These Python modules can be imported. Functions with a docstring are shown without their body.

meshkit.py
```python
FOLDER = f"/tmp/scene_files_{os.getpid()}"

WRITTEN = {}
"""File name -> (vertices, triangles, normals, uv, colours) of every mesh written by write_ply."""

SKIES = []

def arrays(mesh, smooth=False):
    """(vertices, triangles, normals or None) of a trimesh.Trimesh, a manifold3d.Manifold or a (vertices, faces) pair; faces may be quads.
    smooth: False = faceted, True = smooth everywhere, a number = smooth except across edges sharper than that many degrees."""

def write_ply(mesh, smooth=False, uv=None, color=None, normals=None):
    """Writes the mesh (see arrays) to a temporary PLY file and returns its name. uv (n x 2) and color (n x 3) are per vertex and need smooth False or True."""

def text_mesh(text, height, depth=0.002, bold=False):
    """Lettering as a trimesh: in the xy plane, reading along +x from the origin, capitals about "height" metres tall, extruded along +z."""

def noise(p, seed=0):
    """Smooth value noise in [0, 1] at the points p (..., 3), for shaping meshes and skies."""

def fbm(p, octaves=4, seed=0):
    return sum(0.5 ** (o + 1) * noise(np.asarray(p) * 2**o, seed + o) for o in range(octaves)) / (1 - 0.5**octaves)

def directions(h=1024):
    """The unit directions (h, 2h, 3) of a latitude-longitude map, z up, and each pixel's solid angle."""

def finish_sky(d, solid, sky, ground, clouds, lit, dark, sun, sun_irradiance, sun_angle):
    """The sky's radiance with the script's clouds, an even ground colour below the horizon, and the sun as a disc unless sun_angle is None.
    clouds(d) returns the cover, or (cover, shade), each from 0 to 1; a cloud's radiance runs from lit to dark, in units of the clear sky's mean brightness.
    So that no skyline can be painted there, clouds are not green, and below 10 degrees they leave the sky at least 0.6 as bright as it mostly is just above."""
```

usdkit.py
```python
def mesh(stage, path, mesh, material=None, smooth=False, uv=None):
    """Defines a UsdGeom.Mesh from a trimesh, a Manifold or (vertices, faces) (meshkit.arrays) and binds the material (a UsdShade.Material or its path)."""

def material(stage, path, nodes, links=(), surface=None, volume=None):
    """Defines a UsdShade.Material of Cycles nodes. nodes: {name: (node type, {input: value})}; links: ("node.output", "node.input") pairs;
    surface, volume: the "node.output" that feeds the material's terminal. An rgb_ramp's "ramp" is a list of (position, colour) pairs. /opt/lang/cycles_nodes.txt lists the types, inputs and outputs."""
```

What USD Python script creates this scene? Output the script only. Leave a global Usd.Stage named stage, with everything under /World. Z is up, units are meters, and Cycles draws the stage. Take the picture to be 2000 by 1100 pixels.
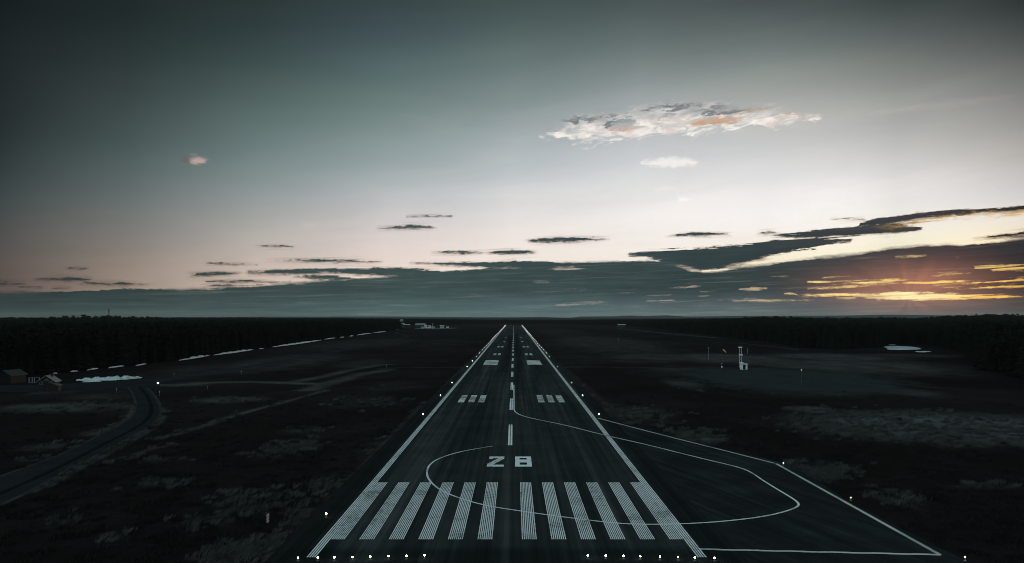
import math, random
import numpy as np, trimesh, shapely, meshkit, usdkit
from shapely.geometry import Polygon, LineString, MultiPolygon
from scipy.interpolate import CubicSpline, RectBivariateSpline
from pxr import Usd, UsdGeom, UsdLux, UsdShade, Gf, Sdf, Vt

stage = Usd.Stage.CreateInMemory()
UsdGeom.Xform.Define(stage, '/World')
UsdGeom.Scope.Define(stage, '/World/Looks')

# ------------------------------------------------------------------ camera
F, CX, HY, H = 1433.0, 1004.0, 617.0, 27.06      # focal length in pixels of the 2000 px photograph, vanishing point, camera height in metres
camera = UsdGeom.Camera.Define(stage, '/World/camera')
camera.CreateHorizontalApertureAttr(36.0)
camera.CreateFocalLengthAttr(36 * F / 2000)
camera.CreateHorizontalApertureOffsetAttr(-(CX - 1000) * 36 / 2000)
camera.CreateVerticalApertureOffsetAttr((HY - 550) * 36 / 2000)
camera.AddTranslateOp().Set(Gf.Vec3d(0, 0, H))
camera.AddRotateXOp().Set(90)
camera.CreateClippingRangeAttr(Gf.Vec2f(0.5, 60000))
EXPOSURE = 1.0
camera.CreateExposureAttr(EXPOSURE)

SUN_AZ, SUN_EL = math.radians(30.2), math.radians(2.0)
SUN_INTENSITY, SUN_ANGLE = 0.12, 10.0
SKY_STRENGTH = 0.1
UNSEEN_SKY_GAIN = 1.75  # lifts the unseen sky above its physical level to light the ground


class Graph:
    """Collects Cycles nodes; every method returns 'node.output', and takes numbers or such strings."""

    def __init__(self):
        self.nodes, self.links = {}, []

    def add(self, kind, out, given=None, **const):
        name = f'n{len(self.nodes)}'
        fixed = dict(const)
        for k, v in (given or {}).items():
            if isinstance(v, str):
                self.links.append((v, f'{name}.{k}'))
            else:
                fixed[k] = v
        self.nodes[name] = (kind, fixed)
        return f'{name}.{out}'

    def m(self, op, a, b=None, c=None, clamp=False):
        g = {'value1': a}
        if b is not None: g['value2'] = b
        if c is not None: g['value3'] = c
        return self.add('math', 'value', g, math_type=op, use_clamp=clamp)

    def mul(self, a, b): return self.m('multiply', a, b)
    def plus(self, a, b): return self.m('add', a, b)
    def minus(self, a, b): return self.m('subtract', a, b)

    def step(self, x, lo, hi, a=0.0, b=1.0):
        return self.add('map_range', 'result', {'value': x, 'from_min': lo, 'from_max': hi, 'to_min': a, 'to_max': b}, range_type='smoothstep', clamp=True)

    def lin(self, x, lo, hi, a=0.0, b=1.0):
        return self.add('map_range', 'result', {'value': x, 'from_min': lo, 'from_max': hi, 'to_min': a, 'to_max': b}, range_type='linear', clamp=True)

    def mix(self, fac, a, b, mode='mix'):
        return self.add('mix', 'color', {'fac': fac, 'color1': a, 'color2': b}, mix_type=mode)

    def ramp(self, fac, stops):
        return self.add('rgb_ramp', 'color', {'fac': fac}, ramp=stops)

    def sep(self, v):
        n = self.add('separate_xyz', 'x', {'vector': v}).split('.')[0]
        return n + '.x', n + '.y', n + '.z'

    def xyz(self, x, y, z=0.0): return self.add('combine_xyz', 'vector', {'x': x, 'y': y, 'z': z})

    def noise(self, v, scale=1.0, detail=4.0, rough=0.55, dist=0.0, out='fac'):
        return self.add('noise_texture', out, {'vector': v}, scale=scale, detail=detail, roughness=rough, distortion=dist)


def srgb(*c):
    a = np.asarray(c, float) / 255
    return tuple(np.where(a < 0.04045, a / 12.92, ((a + 0.055) / 1.055) ** 2.4))


def px_az(x): return np.degrees(np.arctan((np.asarray(x, float) - CX) / F))
def px_el(x, y): return np.degrees(np.arctan((HY - np.asarray(y, float)) / F * np.cos(np.radians(px_az(x)))))

# ------------------------------------------------------------------ sky: the physical sky, graded to the dusk of the photograph, brightened out of view as fill light, and its clouds
def build_sky():
    g = Graph()
    E2 = 2.0 ** -EXPOSURE
    gx = [0, 250, 500, 750, 1000, 1250, 1500, 1750, 2000]
    gy = [0, 110, 200, 300, 400, 480, 550, 612]
    raw = np.array([   # what the ungraded sky shows in these directions at exposure 0
        [(.097,.101,.101),(.097,.105,.105),(.105,.114,.114),(.114,.123,.123),(.132,.137,.137),(.158,.164,.153),(.218,.211,.199),(.289,.267,.245),(.315,.29,.26)],
        [(.105,.114,.109),(.109,.118,.118),(.118,.128,.128),(.132,.142,.137),(.158,.158,.158),(.211,.205,.193),(.313,.281,.259),(.428,.381,.338),(.478,.418,.363)],
        [(.118,.128,.123),(.123,.132,.128),(.137,.142,.142),(.153,.158,.158),(.187,.187,.181),(.267,.252,.231),(.428,.381,.338),(.624,.531,.458),(.673,.577,.489)],
        [(.137,.142,.132),(.148,.153,.142),(.164,.169,.158),(.187,.193,.181),(.238,.231,.211),(.363,.338,.297),(.624,.543,.458),(.969,.82,.686),(1.017,.849,.712)],
        [(.164,.164,.137),(.175,.181,.153),(.199,.199,.175),(.238,.238,.205),(.321,.305,.267),(.521,.458,.39),(.969,.82,.673),(1.608,1.293,1.065),(1.587,1.293,1.049)],
        [(.193,.187,.148),(.218,.205,.164),(.252,.238,.193),(.313,.297,.238),(.438,.39,.321),(.738,.624,.499),(1.445,1.167,.938),(2.469,1.941,1.566),(2.362,1.871,1.485)],
        [(.205,.181,.132),(.245,.205,.158),(.297,.252,.193),(.39,.329,.252),(.577,.478,.372),(1.033,.82,.648),(2.158,1.65,1.33),(3.72,2.804,2.259),(3.42,2.633,2.084)],
        [(.109,.085,.064),(.132,.101,.081),(.181,.137,.109),(.281,.211,.169),(.499,.372,.305),(1.082,.792,.648),(2.496,1.803,1.505),(4.0,3.134,2.606),(3.859,2.863,2.336)]])
    want = np.array([
        [(22,28,30),(29,38,39),(40,50,52),(52,66,69),(66,80,81),(73,86,87),(70,80,82),(58,67,69),(45,53,53)],
        [(29,36,38),(40,51,52),(55,71,73),(74,93,97),(96,113,116),(113,126,128),(120,130,131),(110,117,118),(92,97,98)],
        [(34,42,44),(53,65,66),(78,95,96),(103,122,124),(131,146,151),(160,168,172),(166,172,173),(154,158,158),(136,138,138)],
        [(42,51,52),(72,85,85),(106,123,124),(136,152,156),(172,182,188),(200,205,208),(208,210,211),(197,197,197),(174,172,171)],
        [(62,69,69),(98,105,105),(143,150,149),(185,188,190),(219,219,220),(235,234,233),(239,237,235),(233,230,226),(220,214,208)],
        [(80,78,75),(125,120,114),(178,171,164),(213,205,200),(238,231,226),(245,240,233),(248,241,230),(248,239,215),(246,229,188)],
        [(86,76,73),(138,123,114),(196,178,167),(226,210,200),(240,228,217),(242,230,216),(248,230,190),(255,240,178),(250,215,125)],
        [(84,74,71),(130,118,112),(185,168,160),(215,200,192),(228,212,204),(232,214,205),(242,216,180),(255,236,160),(244,200,110)]], float)
    want[:3, :, 2] *= 0.975
    want[3:, :, 2] *= 0.993
    want[:3, :, 0] *= 1.015
    want[:, :4] *= np.array([1.06, 1.08, 1.06, 1.03])[None, :, None]
    want[3:6, 1:6, 0] *= 1.012
    wl = np.array([[srgb(*c) for c in row] for row in want])
    corr = np.log(wl * E2 / raw)
    el_grid = [float(px_el(1004, y)) for y in gy]        # gy falls, el grows
    az_grid = [float(px_az(x)) for x in gx]
    # the rows follow picture height; find the correction on an (az, el) lattice
    els = np.linspace(0, 30, 256)
    P = g.add('texture_coordinate', 'generated')
    P = g.add('vector_math', 'vector', {'vector1': P}, math_type='normalize')
    x, y, z = g.sep(P)
    az = g.mul(g.m('arctan2', x, y), 180 / math.pi)
    el = g.mul(g.m('arcsine', z), 180 / math.pi)
    sky = g.add('sky_texture', 'color', sky_type='single_scattering', sun_disc=False, sun_elevation=SUN_EL, sun_rotation=SUN_AZ)
    sky = g.add('hsv', 'color', {'color': sky}, saturation=0.4)
    te = g.lin(el, 0.0, 30.0)
    f = [RectBivariateSpline(gy, gx, corr[..., k], kx=3, ky=3, s=0.02) for k in range(3)]
    out = None
    stations = np.linspace(0, 2000, 9)
    prev = None
    for i, sx in enumerate(stations):
        a = math.radians(float(px_az(sx)))
        py = HY - np.tan(np.radians(els)) / math.cos(a) * F
        py = np.clip(py, 0, 612)
        col = np.exp(np.stack([f[k].ev(py, np.full(256, sx)) for k in range(3)], 1))
        r = g.ramp(te, [(float(t), tuple(c)) for t, c in zip(np.linspace(0, 1, 256), col)])
        out = r if out is None else g.mix(g.lin(az, float(px_az(stations[i - 1])), float(px_az(sx))), out, r)
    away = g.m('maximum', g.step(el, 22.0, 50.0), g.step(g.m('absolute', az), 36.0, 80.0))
    grade = g.mix(away, out, (UNSEEN_SKY_GAIN * 0.72, UNSEEN_SKY_GAIN * 1.0, UNSEEN_SKY_GAIN * 1.06))  # beyond the view the sky is brightened as added fill
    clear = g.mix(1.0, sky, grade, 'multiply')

    E2 = E2 / SKY_STRENGTH        # cloud colours below are display values
    # faint high veils
    vv = g.xyz(g.mul(az, 0.055), g.mul(g.minus(el, g.mul(az, 0.05)), 0.32), 3.1)
    veil = g.noise(vv, 1.0, 6.0, 0.6, 0.6)
    clear = g.mix(1.0, clear, g.ramp(veil, [(0.25, (.93, .94, .95)), (0.5, (1, 1, 1)), (0.75, (1.09, 1.07, 1.05))]), 'multiply')

    # ---- noises that shape the cloud edges (stretched along the horizon)
    na = g.noise(g.xyz(g.mul(az, 0.35), g.mul(el, 1.3), 0.7), 1.0, 5.0, 0.6)
    nb = g.noise(g.xyz(g.mul(az, 1.3), g.mul(el, 5.5), 5.3), 1.0, 5.0, 0.62, 0.4)
    nc = g.noise(g.xyz(g.mul(az, 0.25), g.mul(el, 4.2), 9.3), 1.0, 5.0, 0.6, 0.3)
    na0, nb0, nc0 = g.minus(na, 0.5), g.minus(nb, 0.5), g.minus(nc, 0.5)
    nd = g.noise(g.xyz(g.mul(az, 2.6), g.mul(g.minus(el, g.mul(az, 0.02)), 8.0), 21.3), 1.0, 6.0, 0.68, 0.6)
    ne = g.noise(g.xyz(g.mul(az, 0.9), g.mul(el, 2.2), 33.1), 1.0, 4.0, 0.6)
    nd0 = g.minus(nd, 0.5)
    warp = g.plus(g.plus(g.mul(na0, 0.22), g.mul(nb0, 0.40)), g.mul(nd0, 0.34))        # degrees
    taz = g.lin(az, -40.0, 40.0)
    nf = g.noise(g.xyz(g.mul(az, 0.14), g.mul(g.minus(el, g.mul(az, 0.035)), 5.0), 41.0), 1.0, 6.0, 0.62, 0.5)      # long streaks that climb a little to the right
    nf0 = g.minus(nf, 0.5)
    ng = g.noise(g.xyz(g.mul(az, 0.22), g.mul(el, 0.9), 52.0), 1.0, 3.0, 0.5)
    feather = g.step(ng, 0.38, 0.66, 0.035, 0.24)
    AZ = np.linspace(-40, 40, 256)
    PXS = CX + F * np.tan(np.radians(AZ))

    def el_table(pts):
        xs, ys = [p[0] for p in pts], [p[1] for p in pts]
        yy = np.interp(PXS, xs, ys)
        return np.degrees(np.arctan((HY - yy) / F * np.cos(np.radians(AZ))))

    def bands(*segments):
        """Clouds that share one table: each is (points (x, top, bottom), tint); elsewhere nothing. Returns top, bottom and a third value."""
        top, bot, third = np.full(256, np.nan), np.full(256, np.nan), np.full(256, np.nan)
        for pts, val in segments:
            xs = [p[0] for p in pts]
            on = (PXS >= xs[0] - 2) & (PXS <= xs[-1] + 2)
            top[on], bot[on], third[on] = el_table([(p[0], p[1]) for p in pts])[on], el_table([(p[0], p[2]) for p in pts])[on], val
        on = ~np.isnan(top)      # between two clouds the middle height is carried over and the thickness is negative
        mid = np.interp(AZ, AZ[on], ((top + bot) / 2)[on])
        half = np.where(on, (top - bot) / 2, -0.05)
        dist = np.abs(AZ[:, None] - AZ[on][None]).min(1)
        half = np.where(on, half, -np.minimum(0.6, 0.05 + 0.5 * dist))
        top, bot, third = mid + half, mid - half, np.interp(AZ, AZ[on], third[on])
        r = g.ramp(taz, [(float(t), (float(a), float(b), float(c))) for t, a, b, c in zip(np.linspace(0, 1, 256), top, bot, third)])
        return g.sep(r)

    def inside(t, b, w, soft_top, soft_bot):
        neg = lambda v: g.mul(v, -1.0) if isinstance(v, str) else -v
        up = g.step(g.plus(g.minus(t, el), w), neg(soft_top), soft_top)
        dn = g.step(g.plus(g.minus(el, b), w), neg(soft_bot), soft_bot)
        return g.mul(up, dn)

    def lens(x0, x1, y0, y1, th, skew=0.5):
        """A thin lens cloud from (x0, y0) to (x1, y1), th pixels thick."""
        s = np.linspace(0, 1, 9)
        prof = np.sin(np.pi * s ** (math.log(0.5) / math.log(skew))) ** 0.7
        return [(x0 + (x1 - x0) * a, y0 + (y1 - y0) * a - th * p * 0.55, y0 + (y1 - y0) * a + th * p * 0.45) for a, p in zip(s, prof)]

    # ---- the great bank along the horizon
    bank = [(-200, 573, 640), (0, 572, 640), (105, 569.5, 640), (180, 567, 640), (260, 564, 640), (350, 565.5, 640), (430, 563, 640), (500, 560, 640), (560, 553, 640), (600, 551.5, 640),
            (650, 549, 640), (700, 545, 640), (760, 540, 640), (815, 531, 640), (870, 530, 640), (940, 526, 640), (985, 514, 640), (1020, 509, 640), (1080, 511.5, 640), (1170, 512, 640), (1210, 510, 640),
            (1260, 510, 640), (1310, 511, 640), (1345, 527, 640), (1370, 532, 640), (1400, 530, 640), (1450, 521.5, 640), (1500, 516.5, 640), (1550, 509.5, 640), (1600, 502, 640), (1650, 497.5, 640), (1700, 492, 640),
            (1740, 485.5, 640), (1800, 480.5, 640), (1850, 477.5, 640), (1880, 479.5, 640), (1920, 476, 640), (1960, 470.5, 640), (2000, 463, 640), (2060, 455, 640), (2250, 480, 640)]
    t1, b1, _ = bands((bank, 0))
    d_bank = inside(t1, b1, g.plus(g.mul(warp, 0.62), g.mul(nf0, 0.35)), feather, 0.06)
    # ---- the arm that climbs to the right
    arm = [(1226, 496, 497), (1260, 492, 500), (1300, 489, 512), (1340, 487.5, 524), (1370, 486, 530), (1400, 485, 527), (1440, 481, 518), (1470, 477, 511), (1510, 468.5, 499), (1550, 466.5, 491), (1590, 465.5, 484), (1612, 466, 476), (1640, 466.5, 473), (1664, 468.5, 470.5)]
    arm2 = [(1676, 437, 440), (1710, 428, 441), (1740, 425, 439), (1765, 421.5, 435), (1790, 418, 431.5), (1815, 415.5, 427), (1840, 412.5, 423.5), (1880, 411, 419), (1920, 409, 416), (1960, 406.5, 413.5), (2000, 403, 410.5), (2080, 398, 405), (2180, 396, 399)]
    arm3 = [(1506, 462, 463), (1530, 457, 467), (1560, 453, 469.5), (1600, 450, 467.5), (1640, 448, 463.5), (1680, 443.5, 460), (1720, 440, 458.5), (1750, 438.5, 456), (1780, 441, 452), (1806, 446, 448)]
    t2, b2, _ = bands((arm, 0), (arm2, 0))
    t2b, b2b, _ = bands((arm3, 0))
    w2 = g.plus(g.plus(g.mul(warp, 0.9), g.mul(nf0, 0.9)), g.plus(g.mul(g.mul(g.minus(ne, 0.5), g.step(g.minus(el, b2), 0.35, 0.0)), 0.6), 0.04))     # the underside is more ragged
    w2b = g.plus(g.plus(g.mul(warp, 1.0), g.mul(nf0, 0.9)), 0.02)
    d_arm = g.m('maximum', inside(t2, b2, w2, 0.06, g.mul(feather, 1.1)), inside(t2b, b2b, w2b, 0.06, 0.12))
    # ---- thin clouds
    t3, b3, _ = bands((lens(130, 166, 524.5, 525.5, 3), 0), (lens(498, 572, 480, 482, 4), 0), (lens(736, 850, 446, 444, 9, 0.6), 0), (lens(1026, 1192, 471, 467, 11, 0.36), 0),
                      (lens(1308, 1432, 459.5, 457, 8), 0), (lens(1478, 1522, 455, 455, 5), 0), (lens(1620, 1694, 428, 428, 3.5), 0), (lens(1900, 2090, 467, 449, 12, 0.6), 0))
    t4, b4, _ = bands((lens(70, 184, 545, 547, 9), 0), (lens(404, 503, 515, 516.5, 4), 0), (lens(520, 748, 508, 512, 7), 0), (lens(838, 946, 493, 494, 7), 0), (lens(950, 1050, 494, 493, 10), 0))
    t5, b5, _ = bands((lens(-40, 56, 553, 555, 5), 0), (lens(152, 292, 553, 556, 7), 0), (lens(362, 470, 539, 534, 9, 0.4), 0), ([(480, 529, 535), (560, 525.5, 537), (640, 524, 534), (700, 523.5, 538), (760, 521.5, 541), (815, 524, 541), (860, 528, 541)], 0))
    t6, b6, _ = bands((lens(14, 84, 560.5, 561.5, 4), 0), (lens(104, 142, 562.5, 563, 3), 0), (lens(398, 566, 550, 550, 6.5), 0), (lens(572, 700, 541, 545, 10), 0), (lens(792, 882, 423, 422.5, 4), 0))
    t7, b7, _ = bands((lens(395, 530, 559, 557, 7), 0), ([(804, 513, 514), (850, 512, 517), (900, 512, 520), (960, 511, 526), (1010, 508, 530)], 0))
    small = None
    for t, b in ((t3, b3), (t4, b4), (t5, b5), (t6, b6), (t7, b7)):
        d = inside(t, b, g.minus(g.plus(g.mul(warp, 0.95), g.mul(nf0, 0.30)), 0.02), 0.06, 0.15)
        veil_ = g.mul(inside(t, b, g.plus(g.mul(nf0, 1.3), 0.03), 0.18, 0.26), 0.30)
        d = g.m('maximum', d, veil_)
        small = d if small is None else g.m('maximum', small, d)
    # ---- bright slits in the bank, low over the sun
    s1 = bands((lens(945, 1015, 522.5, 521.5, 5), .55), (lens(1072, 1145, 526.5, 523, 5), .8), (lens(1298, 1374, 563, 559, 6), .8), (lens(1440, 1495, 566, 563.5, 4), .8),
               ([(1572, 551, 553), (1600, 549, 555), (1640, 550.5, 554.5), (1690, 549.5, 555), (1740, 545.5, 554.5), (1762, 546, 551), (1800, 550, 557), (1850, 547.5, 555.5), (1900, 549, 554), (1960, 546, 551), (2000, 542, 549.5), (2100, 538, 546)], 1.0))
    s2 = bands((lens(1036, 1076, 552, 551, 5), .3), (lens(1258, 1312, 577, 575, 4), .75), (lens(1370, 1402, 571, 570, 3), .6), (lens(1530, 1562, 573.5, 572.5, 3), .7),
               ([(1556, 578, 579), (1600, 576, 579), (1640, 574, 578), (1684, 576, 579), (1694, 577, 582), (1720, 573.5, 585), (1760, 570.5, 585.5), (1800, 571.5, 586), (1850, 573, 585.5), (1900, 575.5, 583.5), (1950, 576, 582), (2000, 574.5, 579), (2080, 572, 576)], 1.0))
    s3 = bands((lens(1088, 1192, 595, 591, 4.5), .5), (lens(1256, 1322, 588, 586, 4), .75), (lens(1400, 1606, 588, 585.5, 4.5), .75), (lens(1634, 1672, 582.5, 582, 4), .8),
               ([(1750, 503, 504), (1780, 498.5, 503), (1806, 498, 501), (1815, 499, 500.5)], .75), (lens(1848, 1878, 506, 504, 3), .55), (lens(1896, 1996, 522, 517, 5), .75), (lens(2000, 2090, 516, 512, 6), .8))
    s4 = bands((lens(1576, 1740, 565.5, 557, 5.5), .85), (lens(1832, 2080, 564, 556, 8), .95), (lens(1360, 1386, 579, 578, 3), .45), (lens(1200, 1240, 572, 571, 3), .2), (lens(1100, 1160, 567, 566, 4), .15), (lens(340, 356, 600, 600, 3), .2))
    s5 = bands((lens(1598, 1662, 543, 539, 4), .8), (lens(1930, 2060, 529, 521, 9), .95), (lens(1820, 1892, 538, 533, 4), .6), (lens(1500, 1540, 540, 538, 3), .3), (lens(470, 505, 600, 599.5, 3), .15))
    dim = g.step(az, 14.0, 26.0, 0.72, 1.0)
    slit = None
    for t, b, w in (s1, s2, s3, s4, s5):
        d = g.mul(inside(t, b, g.plus(g.plus(g.mul(warp, 0.70), g.mul(nf0, 0.75)), -0.03), 0.075, 0.085), g.mul(g.mul(w, dim), g.lin(nc, 0.32, 0.56, 0.25, 1.0)))
        slit = d if slit is None else g.m('maximum', slit, d)
    # thin lighter fibres inside the bank
    fibre = g.plus(g.mul(g.step(nc, 0.56, 0.80), 0.22), g.mul(g.step(nf, 0.56, 0.78), 0.40))

    # ---- colours of the dark cloud
    r_top = g.ramp(taz, [(float((px_az(a) + 40) / 80), tuple(np.array(srgb(*c)) * E2)) for a, c in ((0, (42, 53, 53)), (400, (54, 69, 69)), (800, (60, 77, 77)), (1150, (56, 72, 73)), (1450, (52, 64, 66)), (1700, (60, 62, 66)), (1850, (62, 58, 61)), (2000, (46, 46, 50)))])
    r_low = g.ramp(taz, [(float((px_az(a) + 40) / 80), tuple(np.array(srgb(*c)) * E2)) for a, c in ((0, (50, 62, 63)), (400, (64, 80, 80)), (800, (77, 97, 98)), (1150, (84, 103, 105)), (1450, (88, 99, 102)), (1700, (90, 94, 96)), (1850, (82, 85, 87)), (2000, (66, 69, 72)))])
    dark = g.mix(g.step(el, 2.2, 0.3), r_top, r_low)
    dark = g.mix(1.0, dark, g.ramp(g.plus(g.mul(na, 0.3), g.plus(g.mul(nc, 0.3), g.mul(nf, 0.4))), [(0.3, (.70, .71, .72)), (0.5, (1, 1, 1)), (0.7, (1.36, 1.34, 1.32))]), 'multiply')
    # warm light of the hidden sun through the bank
    sa, se = g.minus(az, float(px_az(1775))), g.minus(el, float(px_el(1775, 566)))
    rr = g.plus(g.m('power', g.m('absolute', g.mul(sa, 1 / 4.6)), 2.0), g.m('power', g.m('absolute', g.mul(g.minus(se, 0.25), 1 / 1.45)), 2.0))
    glow = g.m('exponent', g.mul(rr, -1.0))
    rays = g.noise(g.xyz(g.m('arctan2', sa, g.plus(se, 0.6)), 0.0, 2.2), 2.5, 1.0, 0.5)
    glow = g.mul(glow, g.lin(rays, 0.3, 0.7, 0.70, 1.22))
    gl = tuple(np.array((0.34, 0.125, 0.065)) * E2)
    dark = g.add('mix', 'color', {'fac': glow, 'color1': dark, 'color2': gl}, mix_type='add')

    # ---- put the layers together
    col = clear
    d_small = g.m('maximum', small, d_arm)
    # rims: thin cloud near the sun lets warm light through
    rim = g.mul(g.mul(d_small, g.minus(1.0, d_small)), 2.4)
    rimcol = g.mix(1.0, clear, g.mix(g.step(az, 8.0, 30.0), (.80, .58, .50), (.95, .66, .30)), 'multiply')
    col = g.mix(d_small, col, dark)
    col = g.mix(g.mul(rim, 0.55), col, g.mix(0.55, col, rimcol))
    # the gilded underside of the arm at the right
    gild = g.mul(g.mul(inside(g.plus(b2, 0.02), g.minus(b2, 0.30), g.mul(warp, 1.6), 0.10, 0.18), g.step(az, 25.5, 28.5)), g.step(nb, 0.35, 0.62))
    col = g.mix(g.mul(gild, 0.42), col, tuple(np.array(srgb(226, 182, 92)) * E2))
    hole = g.m('maximum', slit, fibre)
    away_sun = g.step(rr, 0.6, 7.0)
    slitcol = g.mix(away_sun, g.mix(1.0, clear, (1.0, .82, .52), 'multiply'), g.mix(1.0, clear, (.80, .74, .74), 'multiply'))
    bankcol = g.mix(slit, g.mix(g.mul(fibre, 0.5), dark, g.mix(0.5, dark, clear)), slitcol)
    core = g.m('exponent', g.mul(g.plus(g.m('power', g.m('absolute', g.mul(sa, 1 / 2.6)), 2.0), g.m('power', g.m('absolute', g.mul(g.plus(se, 0.42), 1 / 0.42)), 2.0)), -1.0))
    bankcol = g.mix(g.mul(slit, core), bankcol, tuple(np.array((1.15, 1.02, .60)) * E2))
    col = g.mix(d_bank, col, bankcol)

    # ---- the sunlit cloud high at the right and its little companions
    lit = [(1050, 261, 262), (1072, 255, 266), (1100, 244, 271), (1118, 232, 276), (1145, 224, 279), (1175, 222, 278), (1200, 221, 276), (1225, 207, 273), (1250, 208, 269), (1275, 209, 262), (1300, 199, 261), (1330, 199, 255), (1352, 203, 264), (1370, 203, 252), (1400, 204, 249), (1425, 206, 251),
           (1450, 210, 250), (1480, 207, 243), (1510, 208, 243), (1540, 212, 244), (1565, 217, 240), (1590, 220, 232), (1612, 223, 226)]
    tl, bl, _ = bands((lit, 0))
    n1 = g.noise(g.xyz(g.mul(az, 0.75), g.mul(g.minus(el, g.mul(az, 0.12)), 2.0), 14.0), 1.0, 6.0, 0.56, 0.8)
    n2 = g.noise(g.xyz(g.mul(az, 0.6), g.mul(g.minus(el, g.mul(az, 0.10)), 1.7), 27.4), 1.0, 5.0, 0.6, 0.5)
    wl_ = g.plus(g.mul(g.minus(n1, 0.52), 2.3), g.mul(g.minus(n2, 0.5), 0.8))
    dl = inside(tl, bl, wl_, 0.48, 0.24)
    dl = g.mul(dl, g.step(g.plus(g.mul(n1, 0.6), g.mul(n2, 0.4)), 0.28, 0.60))
    dl = g.mul(dl, g.step(n1, 0.35, 0.6, 0.62, 0.96))
    # dark crowns and amber flanks of the cloud, each where it floats, drawn through the same turbulence
    ua = g.plus(az, g.plus(g.mul(g.minus(n1, 0.5), 3.4), g.mul(nb0, 1.6)))
    ue = g.plus(el, g.plus(g.plus(g.mul(g.minus(n2, 0.5), 1.5), g.mul(g.minus(n1, 0.5), 0.9)), g.plus(g.mul(nd0, 0.6), g.mul(nb0, 0.7))))

    def puff(px, py, rx, ry, amount=1.0):
        a0, e0 = float(px_az(px)), float(px_el(px, py))
        ka, ke = F / (rx * 57.3), F / (ry * 57.3)
        q = g.plus(g.m('power', g.m('absolute', g.mul(g.minus(ua, a0), ka)), 2.0), g.m('power', g.m('absolute', g.mul(g.minus(ue, e0), ke)), 2.0))
        return g.mul(g.m('exponent', g.mul(q, -1.0)), amount)

    def most(*p):
        o = p[0]
        for q in p[1:]: o = g.m('maximum', o, q)
        return o

    darkness = most(puff(1130, 232, 52, 8), puff(1208, 241, 36, 8), puff(1190, 224, 50, 6, .7), puff(1322, 205, 75, 8), puff(1402, 215, 70, 10), puff(1300, 226, 22, 7, .6), puff(1500, 206, 40, 6, .5))
    amberness = most(puff(1212, 252, 40, 9, .8), puff(1172, 236, 22, 8, .6), puff(1398, 237, 60, 9), puff(1462, 213, 40, 8), puff(1556, 219, 50, 7, .8), puff(1310, 232, 26, 7, .5))
    cream = g.mix(g.step(n2, 0.40, 0.66), tuple(np.array((1.0, .93, .86)) * E2), tuple(np.array((.72, .63, .58)) * E2))
    cl = g.mix(g.mul(g.step(amberness, 0.18, 0.85), 0.85), cream, g.mix(g.step(az, 8.0, 14.0), tuple(np.array(srgb(190, 140, 118)) * E2), tuple(np.array(srgb(196, 140, 78)) * E2)))
    cl = g.mix(g.step(darkness, 0.22, 0.75), cl, g.mix(n1, tuple(np.array(srgb(70, 74, 80)) * E2), tuple(np.array(srgb(128, 132, 136)) * E2)))
    hgt = g.m('divide', g.minus(ue, bl), g.m('maximum', g.minus(tl, bl), 0.12))      # 0 at the underside, 1 at the crown
    dl = g.mul(dl, g.m('maximum', g.step(hgt, 1.05, 0.45), g.mul(g.step(darkness, 0.1, 0.6), 0.86)))
    col = g.mix(dl, col, cl)
    t9, b9, _ = bands((lens(1252, 1362, 319, 317, 17), 0), (lens(350, 402, 313.5, 313, 13), 0))
    t10, b10, v10 = bands((lens(1305, 1345, 391, 389, 9), .5), (lens(588, 620, 441, 440, 5), .35), (lens(1700, 1990, 222, 186, 14), .35), (lens(1270, 1320, 372, 366, 8), .25))
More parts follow.
